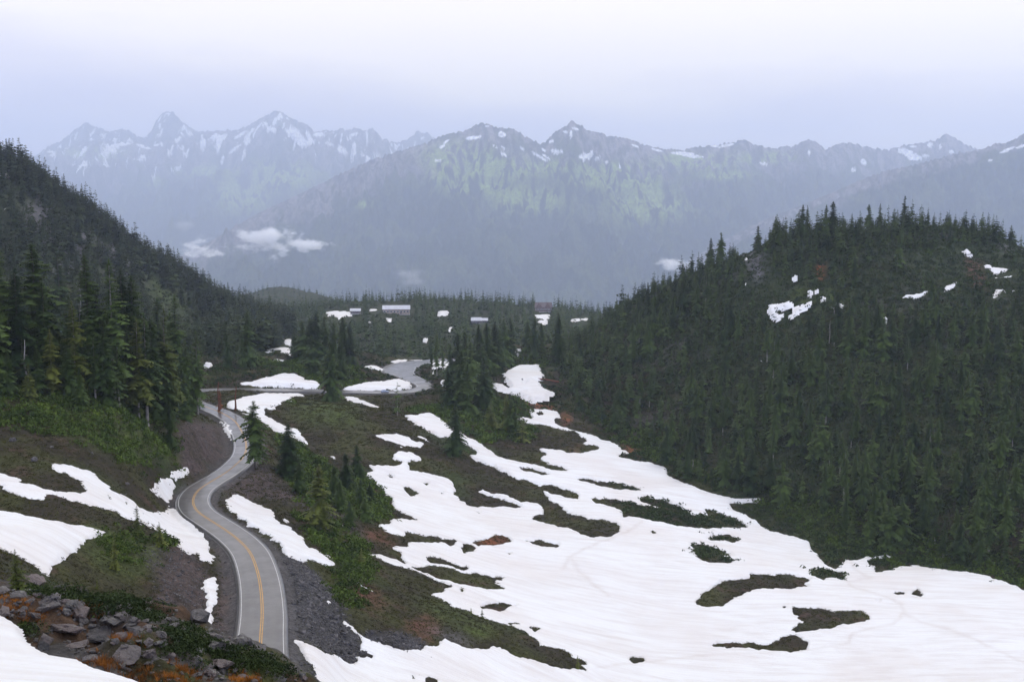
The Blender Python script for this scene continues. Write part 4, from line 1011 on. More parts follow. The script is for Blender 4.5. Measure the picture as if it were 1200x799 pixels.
# ------------------------------------------------------------------ low clouds lying in the valley
def mat_cloud(dens):
    m = bpy.data.materials.new('cloud_vapour'); m.use_nodes = True; nt = m.node_tree; nt.nodes.clear()
    o = nt.nodes.new('ShaderNodeOutputMaterial'); pv = nt.nodes.new('ShaderNodeVolumePrincipled')
    pv.inputs['Color'].default_value = (1, 1, 1, 1)
    tc = nt.nodes.new('ShaderNodeTexCoord')
    geo = nt.nodes.new('ShaderNodeNewGeometry')
    mp_ = nt.nodes.new('ShaderNodeMapping'); mp_.inputs['Scale'].default_value = (.56, .56, 1.1); nt.links.new(geo.outputs['Position'], mp_.inputs[0])
    n_ = noise_n(nt, 0.0105, 8, 0.68, vec=mp_.outputs[0])
    ln = nt.nodes.new('ShaderNodeVectorMath'); ln.operation = 'LENGTH'; nt.links.new(tc.outputs['Object'], ln.inputs[0])
    fall = maprange(nt, ln.outputs['Value'], 0.0, 0.95, 0.13, -0.20)
    dn = maprange(nt, math_n(nt, 'ADD', n_, fall), 0.47, 0.60, 0.0, dens)
    nt.links.new(dn, pv.inputs['Density']); nt.links.new(pv.outputs[0], o.inputs['Volume'])
    return m
M['cloud'] = mat_cloud(0.030); M['cloud_thin'] = mat_cloud(0.0025)
def cloud(label, blobs, d):
    for i, (px, py, rx, rz) in enumerate(blobs):
        m = MB(); n, k = 12, 18
        vs = [(math.sin(math.pi * a / n) * math.cos(6.283 * b / k), math.sin(math.pi * a / n) * math.sin(6.283 * b / k), math.cos(math.pi * a / n)) for a in range(n + 1) for b in range(k)]
        fs = [(a * k + b, (a + 1) * k + b, (a + 1) * k + (b + 1) % k, a * k + (b + 1) % k) for a in range(n) for b in range(k)]
        m.add(vs, fs)
        o = m.build('low_cloud', M['cloud_thin' if 'faint' in label[i] else 'cloud'], smooth=True)
        x, y, z = at(px, py, d)
        o.location = (x, y + i * 40, z); s_ = d / F
        o.scale = (rx * s_, min(rx, 40) * s_, rz * s_)
        tag(o, label[i], 'cloud', 'low clouds hanging in the valley')
cloud(['largest white low cloud hanging before the slope left of centre', 'thin tapering low cloud trailing right from the largest one'], [(314, 282, 66, 31), (364, 288, 44, 11)], 7600)
cloud(['white low cloud left of the largest one, partly behind the wooded hill'], [(238, 292, 48, 18)], 7400)
cloud(['faint thin low cloud above the others on the left'], [(212, 262, 32, 15)], 8000)
cloud(['faint low cloud wisp above the wooded low ridge'], [(476, 323, 36, 26)], 7400)
cloud(['small low cloud behind the left shoulder of the right hill'], [(792, 308, 36, 13)], 6400)
# ------------------------------------------------------------------ undergrowth
def tuft_proto(seed, n, leaf, flat):
    """a low dome of small leaf blades"""
    R = random.Random(seed); V, T = [], []
    for i in range(n):
        a = R.uniform(0, 6.283); r = math.sqrt(R.random()); zz = (1 - r * r * .8) * R.uniform(.35, 1) * flat
        c = Vector((math.cos(a) * r, math.sin(a) * r, zz))
        d = Vector((R.uniform(-1, 1), R.uniform(-1, 1), R.uniform(-.1, 1.0))).normalized() * leaf * R.uniform(.7, 1.3)
        s = d.cross(Vector((R.uniform(-1, 1), R.uniform(-1, 1), R.uniform(-1, 1)))).normalized() * leaf * .38
        b = len(V); V += [tuple(c - d * .5 - s), tuple(c - d * .5 + s), tuple(c + d * .6)]; T.append((b, b + 1, b + 2))
    return np.array(V, np.float32), np.array(T, np.int32)
def blade_proto(seed, n):
    R = random.Random(seed); V, T = [], []
    for i in range(n):
        a = R.uniform(0, 6.283); r = R.random() * .7; b_ = Vector((math.cos(a) * r, math.sin(a) * r, 0))
        tip = b_ + Vector((math.cos(a) * R.uniform(.1, .7), math.sin(a) * R.uniform(.1, .7), R.uniform(.5, 1)))
        s = Vector((-math.sin(a + R.uniform(-1, 1)), math.cos(a), 0)) * .05
        k = len(V); V += [tuple(b_ - s), tuple(b_ + s), tuple(tip)]; T.append((k, k + 1, k + 2))
    return np.array(V, np.float32), np.array(T, np.int32)
def cover(name, protos, X, Y, size, mat, label, zs=1.0, sink=0.1):
    P = len(protos); R = np.random.default_rng(len(X)); Vs, Ts, Tn = [], [], []; base = 0
    z = zg_at(X, Y); which = R.integers(0, P, len(X)); ang = R.uniform(0, 6.283, len(X))
    tone = np.clip(0.5 + 0.45 * fbm(X / 9, Y / 9, 3, 301) + R.uniform(-.35, .35, len(X)), 0, 1)
    for p in range(P):
        ids = np.nonzero(which == p)[0]
        if not len(ids): continue
        V, T = protos[p]; c_, s_ = np.cos(ang[ids]), np.sin(ang[ids]); k = len(V)
        x = (V[None, :, 0] * c_[:, None] - V[None, :, 1] * s_[:, None]) * size[ids, None] + X[ids, None]
        y = (V[None, :, 0] * s_[:, None] + V[None, :, 1] * c_[:, None]) * size[ids, None] + Y[ids, None]
        zz = V[None, :, 2] * size[ids, None] * zs + z[ids, None] - sink * size[ids, None]
        Vs.append(np.stack([x, y, zz], -1).reshape(-1, 3)); Tn.append(np.repeat(tone[ids], k))
        Ts.append((T[None] + (np.arange(len(ids)) * k)[:, None, None]).reshape(-1, 3) + base); base += len(ids) * k
    o = link_mesh(name, np.concatenate(Vs), np.concatenate(Ts), mat, attrs={'tint': np.concatenate(Tn)})
    return tag(o, label, kind='stuff')
Rg = np.random.default_rng(77)
def spots(mask, n, jit=0.6):
    rr, cc = np.nonzero(mask)
    i = Rg.integers(0, len(rr), n)
    x = XX[rr[i], cc[i]] + Rg.normal(0, jit, n); y = YY[rr[i], cc[i]] + Rg.normal(0, jit, n)
    return x, y
inpic = VIS2 & (PX2 > -40) & (PX2 < 1240) & (PY2 < 840)
bare_ = inpic & (E_all < -0.35) & (RD > hw + 2.8)
talus = sample(blur_c(raster(SOIL[0][2] + SOIL[1][2][:3] + SOIL[2][2][:4]), 3), PX, PY)
bare_h = inpic & (E_all < .0) & (RD > hw + 2.8)
veg = bare_h & (YY > 95) & (YY < 620) & (talus < .35 + .5 * m2)
x, y = spots(veg, 62000)
cover('heather', [tuft_proto(i, 15, .36, .5) for i in range(5)], x, y, Rg.uniform(.28, .75, len(x)) * np.clip(y / 260, .7, 2.2), M['heather'], 'low dark heather and berry scrub covering the open slopes')
edge_ = inpic & (E_all > -.25) & (E_all < .22) & (YY > 95) & (YY < 520) & (RD > hw + 3)
x, y = spots(edge_, 5200, .3)
cover('heather', [tuft_proto(20 + i, 9, .5, .7) for i in range(4)], x, y, Rg.uniform(.14, .42, len(x)) * np.clip(y / 260, .7, 1.8), M['heather'], 'heather tips poking through the thin snow edges', 1.2, -.15)
BUSH = [[(-40,450),(60,455),(150,470),(205,490),(212,540),(150,545),(110,520),(60,510),(0,500),(-40,500)],[(395,560),(440,555),(452,585),(458,610),(440,612),(400,600)],[(345,600),(400,610),(440,650),(432,700),(400,690),(370,640)],[(470,480),(620,470),(630,515),(560,520),(520,500)],[(320,500),(350,520),(400,560),(420,590),(350,590)],[(280,425),(420,425),(430,455),(330,440)],[(495,405),(660,410),(640,430),(560,425)],[(100,620),(200,630),(215,660),(130,660)],[(840,550),(1000,600),(1200,660),(1200,690),(1040,660),(980,640),(900,600)],[(670,470),(760,510),(850,560),(840,570),(740,530)],[(360,690),(410,690),(430,715),(400,715)],[(620,440),(640,470),(600,470)]]
bm_ = sample(blur_c(raster(BUSH), 6), PX, PY)
x, y = spots(bare_ & (YY > 100) & (YY < 760) & (bm_ > .4 + .35 * m1) & (talus < .4), 9000, 1.0)
cover('undergrowth', [tuft_proto(40 + i, 26, .42, .9) for i in range(5)], x, y, Rg.uniform(.7, 1.9, len(x)) * np.clip(y / 300, .55, 1.5), M['bush'], 'green bushes and scrub below the trees', 1.15)
hill_ = bare_ & (YY >= 560) & (YY < 1350)
x, y = spots(hill_, 26000, 2.0)
cover('undergrowth', [tuft_proto(60 + i, 14, .55, .8) for i in range(4)], x, y, Rg.uniform(.8, 2.4, len(x)) * np.clip(y / 700, .9, 1.6), M['scrub_far'], 'scrub between the trees of the farther hillsides', 1.0)
x, y = spots(bare_ & (XX > 40) & (YY > 330) & (YY < 700), 14000, 2.0)
cover('undergrowth', [tuft_proto(80 + i, 18, .5, .85) for i in range(4)], x, y, Rg.uniform(.7, 2.1, len(x)), M['scrub_far'], 'scrub below the forest of the right hill', 1.0)

# ------------------------------------------------------------------ stones
def mat_rock():
    m, nt, b = new_mat('wet_grey_rock')
    r = nt.nodes.new('ShaderNodeObjectInfo').outputs['Random']
    tc = nt.nodes.new('ShaderNodeNewGeometry').outputs['Position']
    f = noise_n(nt, 1.3, 6, 0.65, vec=tc); g = noise_n(nt, 7.0, 5, 0.7, vec=tc); l = noise_n(nt, 3.1, 4, 0.6, vec=tc)
    c = mixc(nt, maprange(nt, f, .35, .68), (0.040, 0.038, 0.042), (0.155, 0.140, 0.133))
    c = mixc(nt, maprange(nt, math_n(nt, 'ADD', r, math_n(nt, 'MULTIPLY', f, .4)), .75, 1.15, 0, .7), c, (0.135, 0.098, 0.092))
    c = mixc(nt, maprange(nt, g, .5, .72, 0, .55), c, (0.035, 0.034, 0.036))
    c = mixc(nt, maprange(nt, l, .62, .72, 0, .8), c, (0.24, 0.24, 0.20))
    nt.links.new(c, b.inputs['Base Color'])
    nt.links.new(maprange(nt, f, .3, .7, .42, .75), b.inputs['Roughness'])
    bump(nt, b, math_n(nt, 'ADD', math_n(nt, 'MULTIPLY', g, .5), f), 1.0, 0.25)
    return m
M['rock'] = mat_rock()
def mat_stone():
    m, nt, b = new_mat('dark_talus_stone')
    r = nt.nodes.new('ShaderNodeNewGeometry').outputs['Random Per Island']
    nt.links.new(mixc(nt, r, (0.024, 0.023, 0.026), (0.095, 0.088, 0.092)), b.inputs['Base Color']); b.inputs['Roughness'].default_value = .75
    return m
M['stone'] = mat_stone()
import bmesh
def rock_mesh(seed, flat=.7, cuts=3, npt=13):
    R = random.Random(seed); bm = bmesh.new()
    for i in range(npt):
        v = Vector((R.gauss(0, 1), R.gauss(0, 1), R.gauss(0, 1))).normalized() * R.uniform(.75, 1.0)
        bm.verts.new((v.x * .5, v.y * .42, v.z * .5 * flat))
    bmesh.ops.convex_hull(bm, input=bm.verts)
    bmesh.ops.delete(bm, geom=[v for v in bm.verts if not v.link_faces], context='VERTS')
    bmesh.ops.triangulate(bm, faces=bm.faces)
    bmesh.ops.subdivide_edges(bm, edges=bm.edges, cuts=cuts, use_grid_fill=True)
    bm.normal_update()
    P = np.array([v.co for v in bm.verts]); 
    nz = fbm(P[:, 0] * 5 + seed, P[:, 1] * 5 + P[:, 2] * 4.1, 3, seed); cr = ridged(P[:, 0] * 2.6 + P[:, 2] * 2, P[:, 1] * 2.6 - P[:, 2] * 1.4 + seed, 2, seed)
    for v, a, c_ in zip(bm.verts, nz, cr): v.co += v.normal * (a * .022 - max(0, c_ - .76) * .42)
    me = bpy.data.meshes.new('boulder'); bm.to_mesh(me); bm.free(); me.materials.append(M['rock'])
    return me
ROCKS = [rock_mesh(10 + i, (.55, .75, .9, .45)[i % 4]) for i in range(12)]
SLABS = [rock_mesh(40 + i, .42, 4, 18) for i in range(5)]
def rock_px(px, py, w, me=None, label=None, group='grey boulders of the foreground outcrop', sx=1.0, sz=1.0, d=None, sink=.3, rz=None, name='boulder'):
    d = d or raycast1(px, py, ZG)
    if not d == d: return
    x, y, _ = at(px, py, d); x = float(x); z = float(zg_at(np.array([x]), np.array([y]))[0])
    s = w * d / F
    o = bpy.data.objects.new(name, me or random.choice(ROCKS)); COL.objects.link(o)
    hgt = s * sz * .5
    o.location = (x, y, z + hgt * (.5 - sink)); o.scale = (s * sx, s * random.uniform(.8, 1.1), s * sz)
    o.rotation_euler = (random.uniform(-.3, .3), random.uniform(-.3, .3), random.uniform(0, 6.28) if rz is None else rz)
    tag(o, label, 'boulder', group)
    return o
BIG = [(58,712,34,1,1,'broad grey boulder at the left top of the foreground outcrop'),(40,722,26,1,1,'dark boulder below the broad one at the left end of the outcrop'),(76,708,30,1,1,'pale topped boulder right of the broad one on the outcrop crest'),
 (78,738,62,1,.7,'wide brown grey slab near the snow edge of the outcrop'),(112,745,58,1.1,.7,'widest dark slab in the middle of the foreground outcrop'),(132,728,50,1.2,.6,'pale purplish slab along the top of the outcrop'),
 (160,740,44,1.2,.7,'flat purplish slab right of the middle of the outcrop'),(90,758,56,1.3,.6,'low dark slab touching the foreground snow'),(150,768,52,1.2,.6,'low dark brown slab below the flat purplish one'),
 (188,745,26,1,1,'pinkish grey boulder beside the orange grass'),(204,738,28,1,1.2,'smooth greenish boulder near the dark shrub'),(150,712,22,1,1.1,'small pale boulder standing between the shrubs on the crest'),(176,770,30,1,.9,'dark split boulder below the pinkish grey one'),
 (354,793,18,1,1,'small pink boulder at the right end of the outcrop'),(292,778,26,1.3,.7,'flat dark boulder before the bottom end of the road'),(262,788,24,1,1,'dark blue grey boulder at the lower outcrop edge'),(330,783,30,1.6,.5,'long pinkish slab under the bottom end of the road')]
for i, (px, py, w_, sx, sz, lab) in enumerate(BIG):
    rock_px(px, py, w_ * .84, SLABS[i % 5] if w_ > 40 else None, lab, 'large rocks of the foreground outcrop', sx, sz, sink=.35)
OUT = [(0,690),(60,690),(150,700),(215,718),(260,740),(310,768),(365,799),(160,799),(100,772),(40,760),(25,742),(0,718)]
om = sample(raster([OUT]), PX2, PY2) > .5
rr, cc = np.nonzero(om & (YY < 66) & VIS2 & (E_all < -.2))
for q in Rg.choice(len(rr), 230, replace=False):
    rock_px(float(PX2[rr[q], cc[q]]), float(PY2[rr[q], cc[q]]), float(np.clip(np.exp(Rg.normal(2.55, .5)), 6, 36)), (random.choice(SLABS) if random.random() < .55 else None), 'grey angular boulder lying loose among many on the foreground outcrop', 'loose boulders of the foreground outcrop', 1, random.uniform(.7, 1.1), sink=.25)
for px, py, w_, lab in ((612,447.5,6,'dark boulder at the left of the row in the upper valley snow'),(618,446.5,5,'small dark boulder in the middle of the row in the upper valley snow'),(626,447.5,7,'largest dark boulder of the row in the upper valley snow'),(705,533,0,'')):
    if w_: rock_px(px, py, w_, None, lab, 'boulders in the upper valley snow', sink=.2, sz=1.2)
for px, py, w_, lab in ((120,566,0,''),(60,524,8,'grey boulder on the heather above the long snow band'),(15,517,12,'pale boulder at the left edge above the long snow band'),(40,540,12,'dark boulder just above the fork of the long snow band'),(108,532,6,'small pale boulder below the left grove'),(148,567,8,'boulder at the upper edge of the long snow band'),(40,682,34,'dark wet rock knob beside the pointed snow patch')):
    if w_: rock_px(px, py, w_, SLABS[1] if w_ > 40 else None, lab, 'boulders on the left slope', sink=.4)
def stone_proto(seed):
    R = random.Random(seed); bm = bmesh.new()
    for i in range(8):
        v = Vector((R.gauss(0, 1), R.gauss(0, 1), R.gauss(0, 1))).normalized(); bm.verts.new((v.x * .5, v.y * .5, v.z * .38))
    bmesh.ops.convex_hull(bm, input=bm.verts); bmesh.ops.triangulate(bm, faces=bm.faces); bm.verts.index_update()
    r = np.array([v.co for v in bm.verts], np.float32), np.array([[v.index for v in f.verts] for f in bm.faces], np.int32)
    bm.free(); return r
STN = [stone_proto(i) for i in range(6)]
tm_ = sample(blur_c(raster(SOIL[0][2][:2]), 2), PX, PY)
x, y = spots(bare_ & (tm_ > .4) & (YY > 120), 9500, .8)
cover('gravel', STN, x, y, np.clip(np.exp(Rg.normal(-1.35, .7, len(x))), .10, 1.6), M['stone'], 'dark broken stones of the talus slope right of the road', 1, -.05)
tm_ = sample(blur_c(raster(SOIL[1][2]), 2), PX, PY)
x, y = spots(bare_ & (tm_ > .4) & (YY > 120), 7000, .8)
cover('gravel', STN, x, y, np.clip(np.exp(Rg.normal(-1.2, .45, len(x))), .1, .8), M['stone'], 'stones on the bare brown banks beside the road', 1, -.05)
x, y = spots(om & (YY < 66) & VIS2, 2200, .15)
cover('gravel', STN, x, y, np.clip(np.exp(Rg.normal(-1.9, .5, len(x))), .05, .4), M['rock'], 'small broken stones between the foreground boulders', 1, -.05)
nearedge = inpic & (E_all > .02) & (E_all < .55) & (YY > 90)
x, y = spots(nearedge, 900, .3)
cover('gravel', STN, x, y, np.clip(np.exp(Rg.normal(-1.5, .6, len(x))), .08, .9), M['stone'], 'dark stones and clods melting out of the snow edges', 1, -.35)
x, y = spots(inpic & (E_main > .5) & (YY > 90), 420, 2)
cover('gravel', STN, x, y, np.clip(np.exp(Rg.normal(-2.0, .5, len(x))), .06, .5), M['stone'], 'small dark bits scattered on the snowfield', 1, -1.1)
# foreground plants
RUST = [[(0,700),(22,702),(50,718),(45,735),(20,725),(0,718)],[(70,712),(100,708),(128,716),(120,724),(78,722)],[(95,770),(140,772),(180,785),(235,790),(240,799),(160,799),(120,784)],[(130,740),(150,742),(148,752),(134,750)],[(155,745),(172,752),(180,762),(164,760)],[(200,775),(240,790),(230,799),(205,790)],[(270,785),(300,790),(320,799),(270,799)]]
rm = sample(blur_c(raster(RUST), 3), PX2, PY2)
x, y = spots((rm > .45) & (YY < 70) & VIS2 & (E_all < 0), 2600, .12)
cover('grass', [blade_proto(i, 22) for i in range(4)], x, y, Rg.uniform(.10, .26, len(x)), M['grass_o'], 'rust orange dead grass between the foreground rocks', 1)
SHR = [[(20,690),(75,690),(130,700),(200,715),(175,728),(140,722),(60,700)],[(205,735),(235,738),(240,760),(225,775),(190,765),(192,745)],[(245,755),(300,768),(330,785),(300,790),(250,772)],[(24,735),(42,732),(40,745),(26,744)],[(300,775),(330,780),(345,795),(310,790)]]
sm_ = sample(blur_c(raster(SHR), 3), PX2, PY2)
x, y = spots((sm_ > .4) & (YY < 70) & VIS2 & (E_all < -.2), 2600, .15)
cover('undergrowth', [tuft_proto(90 + i, 40, .20, .8) for i in range(4)], x, y, Rg.uniform(.22, .6, len(x)), M['scrub_far'], 'dark leafy shrubs along the crest of the foreground outcrop', 1)

# ------------------------------------------------------------------ snags and the fallen log
def snag(px, base, top, r, mat, label, limbs=5, lean=0.0):
    d = raycast1(px, base, ZG); x, y, z = map(float, at(px, base, d))
    z = float(zg_at(np.array([x]), np.array([y]))[0]); h = float(ray(px, top)[1]) * d - z
    e = empty('dead_snag', (x, y, z - .1)); m = MB(); n = 7
    m.tube([(lean * h * t * t + .012 * h * math.sin(t * 9 + px), 0.01 * h * math.sin(t * 7), h * t) for t in np.linspace(0, 1, n)], [r * (1 - .72 * t) * (1.25 if t == 0 else 1) for t in np.linspace(0, 1, n)], 8)
    m.build('trunk', mat, e)
    R = random.Random(int(px * 10))
    for i in range(limbs):
        t = R.uniform(.35, .97); a = R.uniform(0, 6.28); L = h * R.uniform(.05, .16); b = MB()
        p = Vector((lean * h * t * t + .012 * h * math.sin(t * 9 + px), 0, h * t))
        b.tube([p, p + Vector((math.cos(a) * L * .6, math.sin(a) * L * .6, -L * .1)), p + Vector((math.cos(a) * L, math.sin(a) * L, L * .1))], [r * .25, r * .16, r * .05], 5)
        b.build('limb', mat, e)
    return tag(e, label, 'dead tree', 'dead snags on the slopes')
snag(256.5,483,447,.42,M['snag'],'reddish forked snag above the upper road bend',7)
snag(276,481,453,.45,M['snag'],'short reddish broken snag standing alone right of the forked one',1,.05)
snag(96,400,326,.3,M['snag_grey'],'bare grey snag between the crowns of the left grove',8)
snag(31,455,398,.35,M['snag_grey'],'pale dead trunk at the left edge of the grove',4)
snag(972,402,375,.22,M['snag_grey'],'thin pale snag in the middle of the right hill forest',2)
snag(812,552,538,.25,M['snag_grey'],'short pale snag at the foot of the right hill forest',2)
snag(1051,320,300,.22,M['snag_grey'],'pale snag below the hilltop trees on the right hill',2)
d0 = raycast1(622, 443.5, ZG); d1 = raycast1(655, 448, ZG)
pA, pB = Vector(at(622, 443, d0)), Vector(at(655, 447.5, d1))
m = MB(); m.tube([pA, pA.lerp(pB, .5) + Vector((0, 0, .25)), pB], [.35, .5, .62], 8)
lg = m.build('fallen_log', M['snag']); tag(lg, 'long reddish fallen log lying across the snow at the valley head', 'log')

# ------------------------------------------------------------------ buildings on the low ridge
M['roof_pale'] = plain('pale_metal_roof', (0.52, 0.52, 0.55), .45, .12, .3)
M['wall_tan'] = plain('reddish_tan_wall', (0.33, 0.26, 0.21), .8, .15, .6)
M['wall_dark'] = plain('dark_stained_wall', (0.10, 0.07, 0.085), .8, .2, .6)
M['wall_red'] = plain('dark_red_wall', (0.17, 0.125, 0.118), .8, .2, .6)
M['roof_red'] = plain('dark_red_roof', (0.13, 0.105, 0.11), .6, .2, .6)
M['white_trim'] = plain('white_trim', (0.72, 0.72, 0.72), .6, .1, .6)
M['pane'] = plain('dark_window_glass', (0.03, 0.035, 0.045), .08, .1, .3, spec=.6)
M['concrete'] = plain('concrete_base', (0.36, 0.35, 0.33), .85, .15, .5)
def house(px, base, wpx, hpx, roofpx, depth, wall, roof, label, name, nwin=6, hip=.0, gables=0, win_h=.34):
    d = raycast1(px, base, ZS); x, y, z = map(float, at(px, base, d)); z = float(zs_at(np.array([x]), np.array([y]))[0])
    s = d / F; w_, h_, r_ = wpx * s, hpx * s, roofpx * s
    e = empty(name, (x, y + depth / 2, z - .5), math.atan2(-x, y) * .6)
    m = MB(); m.box((0, 0, h_ / 2 + .3), (w_, depth, h_ + .6)); m.build('wall', wall, e)
    m = MB(); m.box((0, 0, .25), (w_ + .6, depth + .6, 1.0)); m.build('foundation', M['concrete'], e)
    ov = .9; z0 = h_ + .55
    m = MB(); prof = [(-depth / 2 - ov, z0), (0, z0 + r_), (depth / 2 + ov, z0), (depth / 2 + ov, z0 - .35), (-depth / 2 - ov, z0 - .35)]
    vs = [(-w_ / 2 - ov + (hip * w_ if i == 1 else 0), py_, pz) for i, (py_, pz) in enumerate(prof)] + [(w_ / 2 + ov - (hip * w_ if i == 1 else 0), py_, pz) for i, (py_, pz) in enumerate(prof)]
    n = 5; m.add(vs, [tuple(range(n)), tuple(range(2 * n - 1, n - 1, -1))] + [(i + n, (i + 1) % n + n, (i + 1) % n, i) for i in range(n)])
    m.build('roof', roof, e)
    for g in range(gables):
        gx = (g - (gables - 1) / 2) * w_ / gables; gw = w_ / gables * .36; m = MB()
        m.add([(gx - gw, -depth / 2 - .6, z0 - .1), (gx + gw, -depth / 2 - .6, z0 - .1), (gx, -depth / 2 - .6, z0 + r_ * 1.05), (gx - gw, 0, z0 - .1), (gx + gw, 0, z0 - .1), (gx, 0, z0 + r_ * 1.05)], [(0, 1, 2), (5, 4, 3), (0, 2, 5, 3), (2, 1, 4, 5), (1, 0, 3, 4)])
        m.build('gable', wall, e)
    for i in range(nwin):
        wx = -w_ / 2 + (i + .5) * w_ / nwin; ww = w_ / nwin * .62; wh = h_ * win_h
        m = MB(); m.box((wx, -depth / 2 - .02, h_ * .58 + .3), (ww, .16, wh)); f = m.build('window', M['white_trim'], e)
        m = MB(); m.box((wx, -depth / 2 - .09, h_ * .58 + .3), (ww * .82, .08, wh * .8)); m.build('pane', M['pane'], f)
    m = MB(); m.box((w_ * .18, -depth / 2 - .05, 1.55 + .3), (1.4, .22, 2.4)); dr = m.build('door', M['wall_dark'], e)
    m = MB(); m.box((w_ * .18 + .5, -depth / 2 - .2, 1.5 + .3), (.12, .1, .25)); m.build('handle', M['pane'], dr)
    return tag(e, label, 'building', 'buildings on the low wooded ridge')
house(464,368.5,31,6.2,4.2,11,M['wall_tan'],M['roof_pale'],'tan visitor building with a pale roof among the ridge trees','visitor_centre',8)
house(416,367.5,11,3.2,2.6,8,M['wall_dark'],M['roof_pale'],'small dark building with a pale roof left of the tan visitor building','cabin',3)
house(558,379,11,3.4,3.4,8,M['wall_dark'],M['roof_pale'],'dark cabin with a white roof in the middle of the low ridge','cabin',3)
house(568,378.5,6,3.0,2.6,7,M['wall_dark'],M['roof_pale'],'smaller white roofed cabin just right of the middle one','cabin',2)
house(637,365.5,20,5.5,5.5,12,M['wall_red'],M['roof_red'],'dull reddish brown gabled lodge at the right end of the low ridge','lodge',6,.05,2)

# ------------------------------------------------------------------ the car on the upper road
M['car_paint'] = plain('silver_blue_car_paint', (0.30, 0.34, 0.42), .25, .04, .5, .6, .5)
M['tyre'] = plain('tyre_rubber', (0.02, 0.02, 0.02), .85, .2, 3)
M['rim'] = plain('wheel_rim', (0.45, 0.45, 0.46), .35, .1, 3, .8)
M['lamp_red'] = plain('red_tail_lamp', (0.35, 0.02, 0.02), .3, .1, 3)
M['lamp_clear'] = plain('clear_headlamp', (0.75, 0.75, 0.72), .2, .05, 3)
qx_, qy_ = proj(RC[:, 0], RC[:, 1], RC[:, 2]); i0 = int(np.argmin(np.where(np.arange(len(RC)) > len(RC) * .4, np.hypot(qx_ - 452, (qy_ - 460.5) * 2), 1e9)))
tg = tan[i0]; cp = RC[i0] + nrm[i0] * 1.7
car = empty('parked_car', (float(cp[0]), float(cp[1]), float(cp[2]) + .07), math.atan2(tg[1], tg[0]))
car.name = 'car'
def loft(secs):
    m = MB(); n = len(secs[0]); b = []
    for s_ in secs: b += s_
    fs = [tuple(range(n - 1, -1, -1)), tuple((len(secs) - 1) * n + k for k in range(n))]
    for i in range(len(secs) - 1): fs += [(i * n + k, i * n + (k + 1) % n, (i + 1) * n + (k + 1) % n, (i + 1) * n + k) for k in range(n)]
    m.add(b, fs); return m
def sec(x, w_, z0, z1): return [(x, -w_ * .94, z0), (x, w_ * .94, z0), (x, w_, (z0 + z1) / 2), (x, w_ * .9, z1), (x, -w_ * .9, z1), (x, -w_, (z0 + z1) / 2)]
body = loft([sec(-2.15, .78, .42, .80), sec(-2.0, .86, .28, .98), sec(-1.2, .9, .24, 1.02), sec(.9, .9, .24, .98), sec(1.8, .86, .26, .84), sec(2.15, .74, .38, .68)]).build('body', M['car_paint'], car, True)
def secc(x, w0, w1, z0, z1): return [(x, -w0, z0), (x, w0, z0), (x, w1, z1), (x, -w1, z1)]
loft([secc(-1.95, .78, .70, .95, .99), secc(-1.45, .82, .66, .98, 1.47), secc(-.3, .83, .68, 1.0, 1.53), secc(.35, .82, .66, .98, 1.45), secc(1.15, .78, .70, .92, .96)]).build('cabin', M['car_paint'], car)
for sgn in (-1, 1):
    for xa, xb in ((-1.35, -.45), (-.38, .62)):
        m = MB(); y0, y1 = sgn * .842, sgn * .705
        m.add([(xa, y0, 1.05), (xb, y0, 1.05), (xb - (.22 if xb > 0 else 0), y1, 1.40), (xa + (.12 if xa < -1 else 0), y1, 1.40)], [(0, 1, 2, 3) if sgn < 0 else (3, 2, 1, 0)]); m.build('side_window', M['pane'], car)
m = MB(); m.add([(1.1, -.68, 1.0), (1.1, .68, 1.0), (.42, .6, 1.43), (.42, -.6, 1.43)], [(0, 1, 2, 3)]); m.build('windscreen', M['pane'], car)
m = MB(); m.add([(-1.92, .66, 1.03), (-1.92, -.66, 1.03), (-1.5, -.58, 1.43), (-1.5, .58, 1.43)], [(0, 1, 2, 3)]); m.build('rear_window', M['pane'], car)
for sx_ in (-1.3, 1.35):
    for sgn in (-1, 1):
        m = MB(); m.tube([(sx_, sgn * .70, .32), (sx_, sgn * .91, .32)], [.32, .32], 16); wh = m.build('wheel', M['tyre'], car)
        m = MB(); m.tube([(sx_, sgn * .80, .32), (sx_, sgn * .925, .32)], [.2, .2], 12); m.build('rim', M['rim'], wh)
for sgn in (-1, 1):
    m = MB(); m.box((2.08, sgn * .56, .66), (.12, .3, .14)); m.build('headlight', M['lamp_clear'], car)
    m = MB(); m.box((-2.12, sgn * .6, .74), (.1, .24, .16)); m.build('tail_light', M['lamp_red'], car)
tag(car, 'small silver blue car driving on the straight of the upper road', 'car')
# ------------------------------------------------------------------ haze, sky, light
hz = MB(); hz.box((0, 16000, 890), (70000, 46000, 4180))
hm = bpy.data.materials.new('valley_haze'); hm.use_nodes = True
nt = hm.node_tree; nt.nodes.clear()
out = nt.nodes.new('ShaderNodeOutputMaterial'); pv = nt.nodes.new('ShaderNodeVolumePrincipled')
pv.inputs['Color'].default_value = (0.72, 0.815, 1.0, 1); pv.inputs['Density'].default_value = 0.65e-4; pv.inputs['Anisotropy'].default_value = 0.05
nt.links.new(pv.outputs[0], out.inputs['Volume'])
haze = hz.build('haze', hm); tag(haze, kind='stuff')

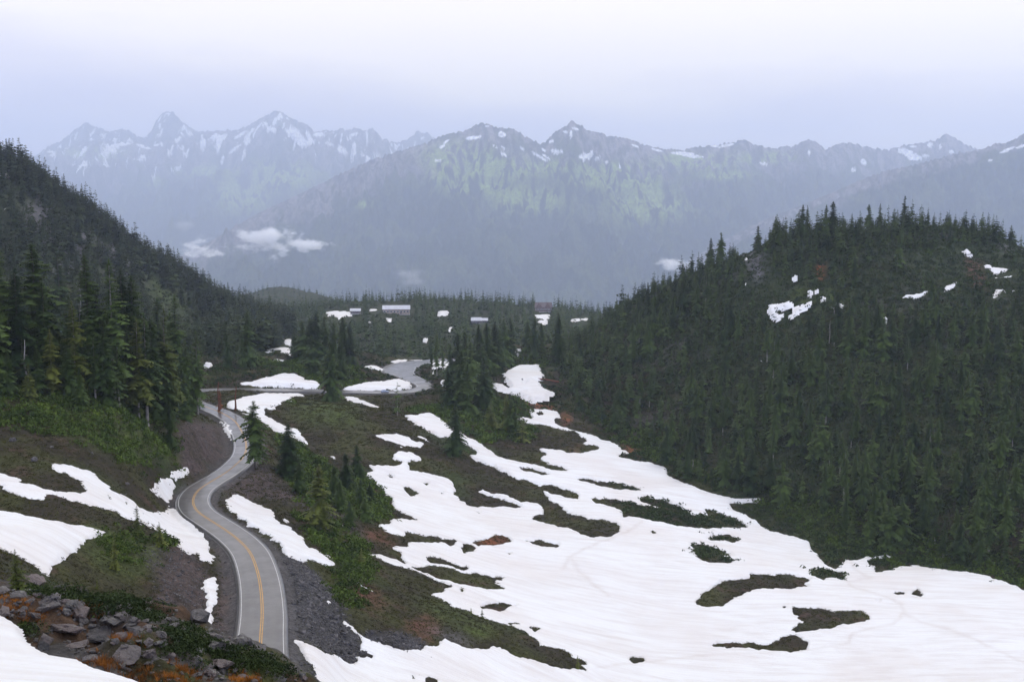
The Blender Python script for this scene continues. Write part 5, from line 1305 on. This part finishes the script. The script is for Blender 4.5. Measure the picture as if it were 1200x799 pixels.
w = bpy.data.worlds.new('World'); SC.world = w; w.use_nodes = True
nt = w.node_tree; bg = nt.nodes['Background']
sky = nt.nodes.new('ShaderNodeTexSky'); sky.sky_type = 'NISHITA'; sky.sun_disc = False
SUN_EL, SUN_ROT = math.radians(52), math.radians(40)
sky.sun_elevation = SUN_EL; sky.sun_rotation = SUN_ROT; sky.altitude = 1500
tc = nt.nodes.new('ShaderNodeTexCoord')
mp = nt.nodes.new('ShaderNodeMapping'); mp.inputs['Scale'].default_value = (1.0, 1.0, 4.0)
nt.links.new(tc.outputs['Generated'], mp.inputs[0])
n1_ = noise_n(nt, 3.2, 5, 0.5, vec=mp.outputs[0])
sx = nt.nodes.new('ShaderNodeSeparateXYZ'); nt.links.new(tc.outputs['Generated'], sx.inputs[0])
el = maprange(nt, math_n(nt, 'ADD', sx.outputs['Z'], math_n(nt, 'MULTIPLY', math_n(nt, 'SUBTRACT', n1_, 0.5), 0.24)), 0.06, 0.17)
side = maprange(nt, sx.outputs['X'], -0.45, 0.4)
elc = math_n(nt, 'MINIMUM', math_n(nt, 'ADD', el, math_n(nt, 'MULTIPLY', side, 0.55)), 1.0)
cl = mixc(nt, elc, (9.7, 8.4, 9.4), (18.0, 15.6, 12.0))
cl = mixc(nt, maprange(nt, sx.outputs['Z'], 0.22, 0.55), cl, (11.9, 11.4, 10.6))
back_fill = math_n(nt, 'MULTIPLY', maprange(nt, sx.outputs['Y'], -0.05, -0.65), maprange(nt, sx.outputs['Z'], 0.75, 0.45))  # unseen brighter bluish sky behind the camera, added to light haze and foliage
cl = mixc(nt, back_fill, cl, (20.5, 23.0, 33.0))
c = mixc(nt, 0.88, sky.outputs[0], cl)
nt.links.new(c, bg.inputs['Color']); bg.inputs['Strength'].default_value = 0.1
sd = bpy.data.lights.new('sun', 'SUN'); sd.energy = 0.9; sd.angle = math.radians(25); sd.color = (1.0, 0.97, 0.92)
so_ = bpy.data.objects.new('sun', sd); COL.objects.link(so_)
so_.rotation_euler = (math.pi / 2 - SUN_EL, 0, math.pi - SUN_ROT)
SC.view_settings.view_transform = 'Standard'
try: SC.view_settings.look = 'None'
except Exception: pass
SC.view_settings.exposure = 0.08; SC.view_settings.gamma = 1.0
SC.cycles.volume_bounces = 5; SC.cycles.max_bounces = 6; SC.cycles.diffuse_bounces = 3
SC.cycles.use_adaptive_sampling = True; SC.cycles.adaptive_threshold = 0.015
SC.cycles.volume_step_rate = 1.0; SC.cycles.volume_max_steps = 256
SC.cycles.use_denoising = True
